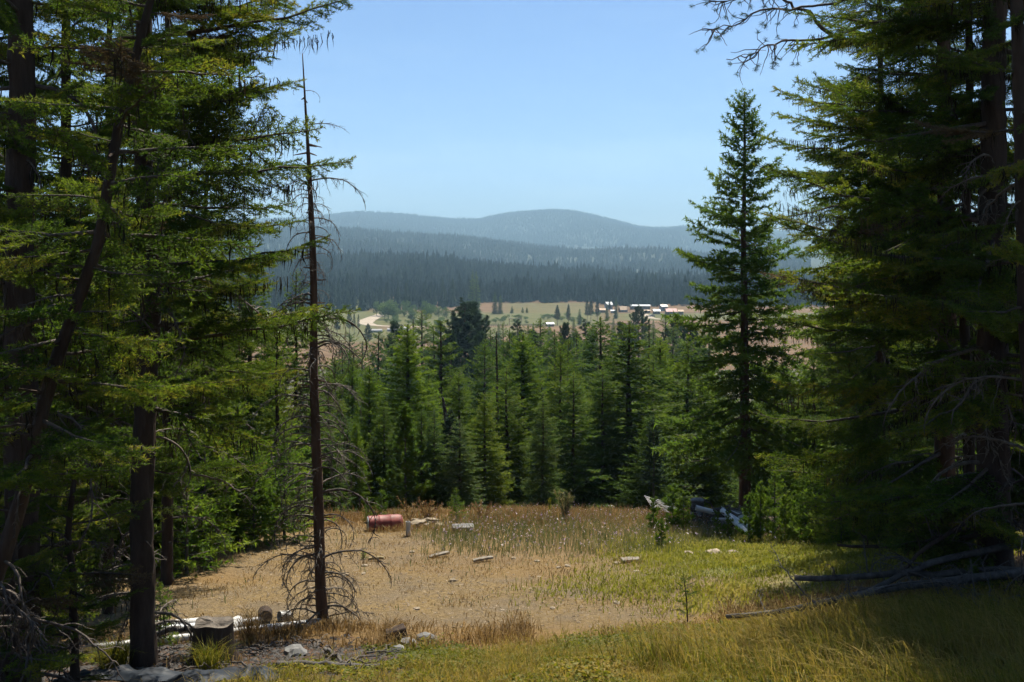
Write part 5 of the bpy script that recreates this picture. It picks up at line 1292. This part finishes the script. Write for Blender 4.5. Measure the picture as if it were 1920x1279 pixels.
def hoop_barn(label, px, py, L, R):
    g = vpos(px, py); root = thing('hoop_barn', label, 'greenhouse', tuple(g), .12, 'white hoop barns'); n = 12
    V = []; 
    for x in np.linspace(-L / 2, L / 2, 9): V += [[x, -R * math.cos(t), R * .82 * math.sin(t)] for t in np.linspace(0, math.pi, n)]
    T = []
    for i in range(8):
        for j in range(n - 1): a, b_, c, e = i * n + j, i * n + j + 1, (i + 1) * n + j + 1, (i + 1) * n + j; T += [(a, b_, c), (a, c, e)]
    obj('hoop_cover', mk_mesh('hoop_cover', V, T, [M['whiteplastic']], smooth=True), root)
    for s in (0, 8):
        A = np.array(V[s * n:s * n + n] + [[V[s * n][0], 0, 0]]); obj('end_wall', mk_mesh('end_wall', A, [(j, j + 1, n) for j in range(n - 1)], [M['whitewall']]), root)
    VV, TT = box(.06, 1.4, 1.7); obj('door', mk_mesh('door', VV, TT, [M['greyroof']]), root, (L / 2 + .04, 0, .85))
hoop_barn('white hoop barn standing free in the green pasture, leftmost', 705, 622, 6.2, 2.0)
hoop_barn('white hoop barn half hidden by the dark pine', 737, 620, 6.2, 1.9)
hoop_barn('white hoop barn peeking out right of the dark pine', 757, 618, 5.0, 1.9)
def gate():
    g = vpos(966, 611); root = thing('ranch_gate', 'tall wooden ranch gate frame in the hay field', 'gate', tuple(g)); h = 4.0
    for s in (-3.3, 3.3): obj('post', mk_mesh('post', *tube([[s, 0, -.5], [s, 0, h]], .16, 8), [M['fencewood']]), root)
    obj('beam', mk_mesh('beam', *tube([[-3.9, 0, h], [3.9, 0, h]], .15, 8), [M['fencewood']]), root)
gate()
def fence(label, pa, pb, n, group='field fences'):
    A = vpos(*pa); B = vpos(*pb); root = thing('field_fence', label, 'fence', tuple(A), 0, group); pm = None
    for k in range(n + 1):
        q = A + (B - A) * k / n; q[2] = Hf(q[0], q[1]); me = pm or mk_mesh('post', *tube([[0, 0, -.3], [0, 0, 1.5]], .14, 6), [M['fencewood']]); pm = me; obj('post', me, root, tuple(q - A))
    for z in (.7, 1.25): obj('rail', mk_mesh('rail', *tube([[0, 0, z], (B - A) * .5 + [0, 0, z], B - A + [0, 0, z]], .09, 5), [M['fencewood']]), root)
fence('rail fence across the hay field below the farm', (1138, 610), (1192, 610), 18)
fence('rail fence right of the ranch gate', (980, 612), (1022, 612), 14)
fence('rail fence left of the ranch gate', (905, 613), (952, 612), 14)
def strip(name, label, pts, w, mat, lift=.12):
    pts = np.array(pts); pa = along(pts, np.linspace(0, .9999, 60)); d = np.gradient(pa[:, :2], axis=0); d = d / (np.linalg.norm(d, axis=1)[:, None] + 1e-9); s = np.stack([-d[:, 1], d[:, 0]], 1)
    w = np.broadcast_to(w, (60,)) if np.isscalar(w) else np.interp(np.linspace(0, 1, 60), np.linspace(0, 1, len(w)), w)
    rows = [pa[:, :2] + s * (w * k)[:, None] for k in (-.5, -.17, .17, .5)]
    V = np.stack([np.concatenate([r_, (H(r_[:, 0], r_[:, 1]) + lift)[:, None]], 1) for r_ in rows], 1).reshape(-1, 3); T = []
    for i in range(59):
        for j in range(3): a = i * 4 + j; T += [(a, a + 1, a + 5), (a, a + 5, a + 4)]
    o = obj(name, mk_mesh(name, V, T, [M[mat]], smooth=True)); return tag(o, label, kind='structure')
strip('dirt_road', 'pale dirt road curving out of the wood past the hoop barns', [vpos(722, 588), vpos(704, 594), vpos(688, 601), vpos(684, 606), vpos(696, 609), vpos(724, 611), vpos(760, 612), vpos(800, 612)], [8, 8, 10, 9, 7, 5, 5, 5], 'road')
def hill_d(px, py):
    ds = np.linspace(760, 1500, 1500); pp = pyof(X_at(px, ds), ds); i = int(np.argmin(np.abs(pp - py))); return ds[i]
dd = hill_d(843, 563); x0 = X_at(843, dd)
strip('logging_track', 'pale sandy cut of a track on the wooded hill', [np.array([x0 - 9, dd - 10, 0]), np.array([x0 - 2, dd - 3, 0]), np.array([x0 + 3, dd + 6, 0]), np.array([x0 + 8, dd + 14, 0])], [4, 9, 9, 4], 'road', .3)
strip('farm_drive', 'pale drive leading down from the farm', [vpos(1207, 588), vpos(1213, 592), vpos(1222, 597), vpos(1240, 599)], [4, 4, 5, 4], 'road')

# farm trees and hedgerow
def vtree(key, px, py0, py1, name, label, wide=1.0, group='trees round the farm'):
    g = vpos(px, py1); h = (py1 - py0) / FPX * g[1]; cm, tm, h0 = PROTO[key][int(rv.integers(0, len(PROTO[key])))]; s = h / h0
    root = thing(name, label, 'tree', tuple(g), rv.uniform(0, 6.28), group); obj('trunk', tm, root, scale=(s * wide, s * wide, s)); obj('crown', cm, root, scale=(s * wide, s * wide, s))
def leafy_mesh(rng, n=1400):
    """round broadleaf crown, unit height"""
    c = np.array([[0, 0, .55]]) + rng.normal(0, 1, (14, 3)) * [.2, .2, .17]; k = rng.integers(0, 14, n)
    p = c[k] + unit(rng.normal(size=(n, 3))) * (rng.uniform(.08, .19, n))[:, None]; p[:, 2] = np.clip(p[:, 2], .02, 1)
    V = (p[:, None] + rng.normal(0, .028, (n, 3, 3))).reshape(-1, 3); t = np.repeat(np.clip(.45 + .25 * rng.normal(size=14)[k] + rng.normal(0, .12, n), 0, 1), 3)
    return mk_mesh('crown', V, np.arange(n * 3).reshape(-1, 3), [M['decid']], None, t)
LEAFY = [leafy_mesh(rv) for _ in range(4)]
LTRUNK = mk_mesh('trunk', *tube([[0, 0, -.05], [.01, 0, .3], [0, .01, .6]], [.025, .018, .006], 6), [M['barkgrey']])
def leafy(px, py0, py1, name, label, wide, group):
    g = vpos(px, py1); h = (py1 - py0) / FPX * g[1]; root = thing(name, label, 'tree' if 'tree' in name else 'shrub', tuple(g), rv.uniform(0, 6.28), group)
    obj('trunk', LTRUNK, root, scale=(h, h, h)); obj('crown', LEAFY[int(rv.integers(0, 4))], root, scale=(h * wide, h * wide, h))
for key, px, a, b_, nm, lab, w in [
    ('pine', 1045, 572, 610, 'ponderosa_pine', 'broad dark pine just above the small field shed', .9), ('pine', 1066, 570, 612, 'ponderosa_pine', 'taller dark pine right of the broad one by the shed', .6),
    ('firdark', 1087, 578, 609, 'fir_tree', 'small dark fir at the field side of the farm trees', 1.0), ('pine', 1101, 562, 603, 'ponderosa_pine', 'left of two light-topped farm pines', .7), ('pine', 1108, 561, 602, 'ponderosa_pine', 'right of two light-topped farm pines', .7),
    ('pine', 1120, 560, 600, 'ponderosa_pine', 'dim pine left of the tall pale house', .6), ('firdark', 1138, 568, 601, 'fir_tree', 'dark fir right in front of the tall pale house', .8), ('spruce', 1155, 557, 597, 'spruce_tree', 'dark slim spruce right of the tall pale house', .8),
    ('pine', 1181, 548, 585, 'ponderosa_pine', 'tall pine behind the tan hut', .6), ('pine', 1232, 547, 586, 'ponderosa_pine', 'tall slim pine behind the dark porch house', .5), ('pine', 1143, 560, 585, 'ponderosa_pine', 'faint pine top behind the tall pale house', .6),
    ('firdark', 960, 573, 587, 'fir_tree', 'little round fir alone at the far field edge', 1.6), ('firdark', 980, 575, 586, 'fir_tree', 'tiny fir, left of two at the far field edge', 1.6), ('firdark', 988, 575, 586, 'fir_tree', 'tiny fir, right of two at the far field edge', 1.5),
    ('spruce', 886, 505, 585, 'spruce_tree', 'very tall dim spruce rising over the wooded hill foot', .8), ('spruce', 893, 508, 586, 'spruce_tree', 'second very tall dim spruce at the hill foot', .8), ('spruce', 928, 545, 588, 'spruce_tree', 'dim spruce at the corner of the far field', 1.0), ('spruce', 938, 552, 588, 'spruce_tree', 'shorter dim spruce at the corner of the far field', 1.1),
    ('pine', 655, 578, 628, 'ponderosa_pine', 'bluish pine in the green pasture, left of three', .6), ('lodgepole', 664, 586, 626, 'lodgepole_pine', 'middle of three pines in the green pasture', .9), ('lodgepole', 672, 588, 625, 'lodgepole_pine', 'right of three pines in the green pasture', .9),
    ('pine', 632, 590, 628, 'ponderosa_pine', 'pasture pine just showing right of the dead tree', .8)]:
    vtree(key, px, a, b_, nm, lab, w)
for px, a, b_, lab in [(1000, 604, 642, 'dim pine on the near side of the hay field, under the small shed'), (1076, 600, 652, 'dim pine low in the hay field below the farm trees'), (1150, 596, 646, 'dim pine in the hay field below the tall pale house'), (1112, 606, 656, 'dim pine left of the one below the tall pale house'), (690, 606, 650, 'dim pine in the hay field below the free hoop barn'),
                       (1225, 598, 640, 'dim pine in the hay field below the red barn'), (1180, 604, 650, 'dim pine in the hay field below the tan hut'), (935, 606, 650, 'dim pine in the hay field below the ranch gate'), (822, 600, 640, 'dim pine at the field edge left of the big round-topped pine'), (1030, 606, 650, 'dim pine in front of the small field shed')]:
    vtree(['pine', 'spruce', 'firdark'][px % 3], px, a, b_, ['ponderosa_pine', 'spruce_tree', 'fir_tree'][px % 3], lab.replace('pine on', 'conifer on').replace('dim pine', 'dim conifer'), 1.1)
for k in range(16):
    leafy(rv.uniform(700, 838), rv.uniform(562, 578), rv.uniform(592, 602), 'broadleaf_tree', 'pale green broadleaf tree in the thicket by the dirt road', rv.uniform(.8, 1.1), 'broadleaf thicket by the road')
for k in range(44):
    px = rv.uniform(720, 1125); b_ = rv.uniform(598, 609) if px < 1000 else rv.uniform(592, 603)
    leafy(px, b_ - rv.uniform(6, 11), b_, 'willow_shrub', 'round grey-green willow shrub in the long hedgerow across the valley', rv.uniform(1.4, 2.2), 'willows of the hedgerow')
def car(label, px, py, yaw, mat):
    g = vpos(px, py); root = thing('parked_car', label, 'car', tuple(g), yaw, 'vehicles at the farm')
    prof = [(-2.1, .35), (-2.1, .85), (-1.3, .95), (-.8, 1.45), (.6, 1.45), (1.1, .95), (2.0, .85), (2.1, .35)]; V = np.array([[x, s, z] for s in (-.85, .85) for x, z in prof]); n = len(prof)
    T = [(j, (j + 1) % n, n + (j + 1) % n) for j in range(n)] + [(j, n + (j + 1) % n, n + j) for j in range(n)] + [(0, j, j + 1) for j in range(1, n - 1)] + [(n, n + j + 1, n + j) for j in range(1, n - 1)]
    obj('car_body', mk_mesh('car_body', V, T, [M[mat]]), root)
    for x in (-1.3, 1.3):
        for s in (-.8, .8): obj('wheel', mk_mesh('wheel', *tube([[x, s - .1, .33], [x, s + .1, .33]], .33, 12), [M['char']]), root)
    for s in (-.86, .86): VV, TT = box(1.3, .02, .35); obj('side_window', mk_mesh('side_window', VV, TT, [M['window']]), root, (-.1, s, 1.2))
car('small white car parked below the farm', 1222, 594, .4, 'whitewall'); car('white vehicle parked by the grey-blue pine', 1205, 589, 1.2, 'whiteplastic')
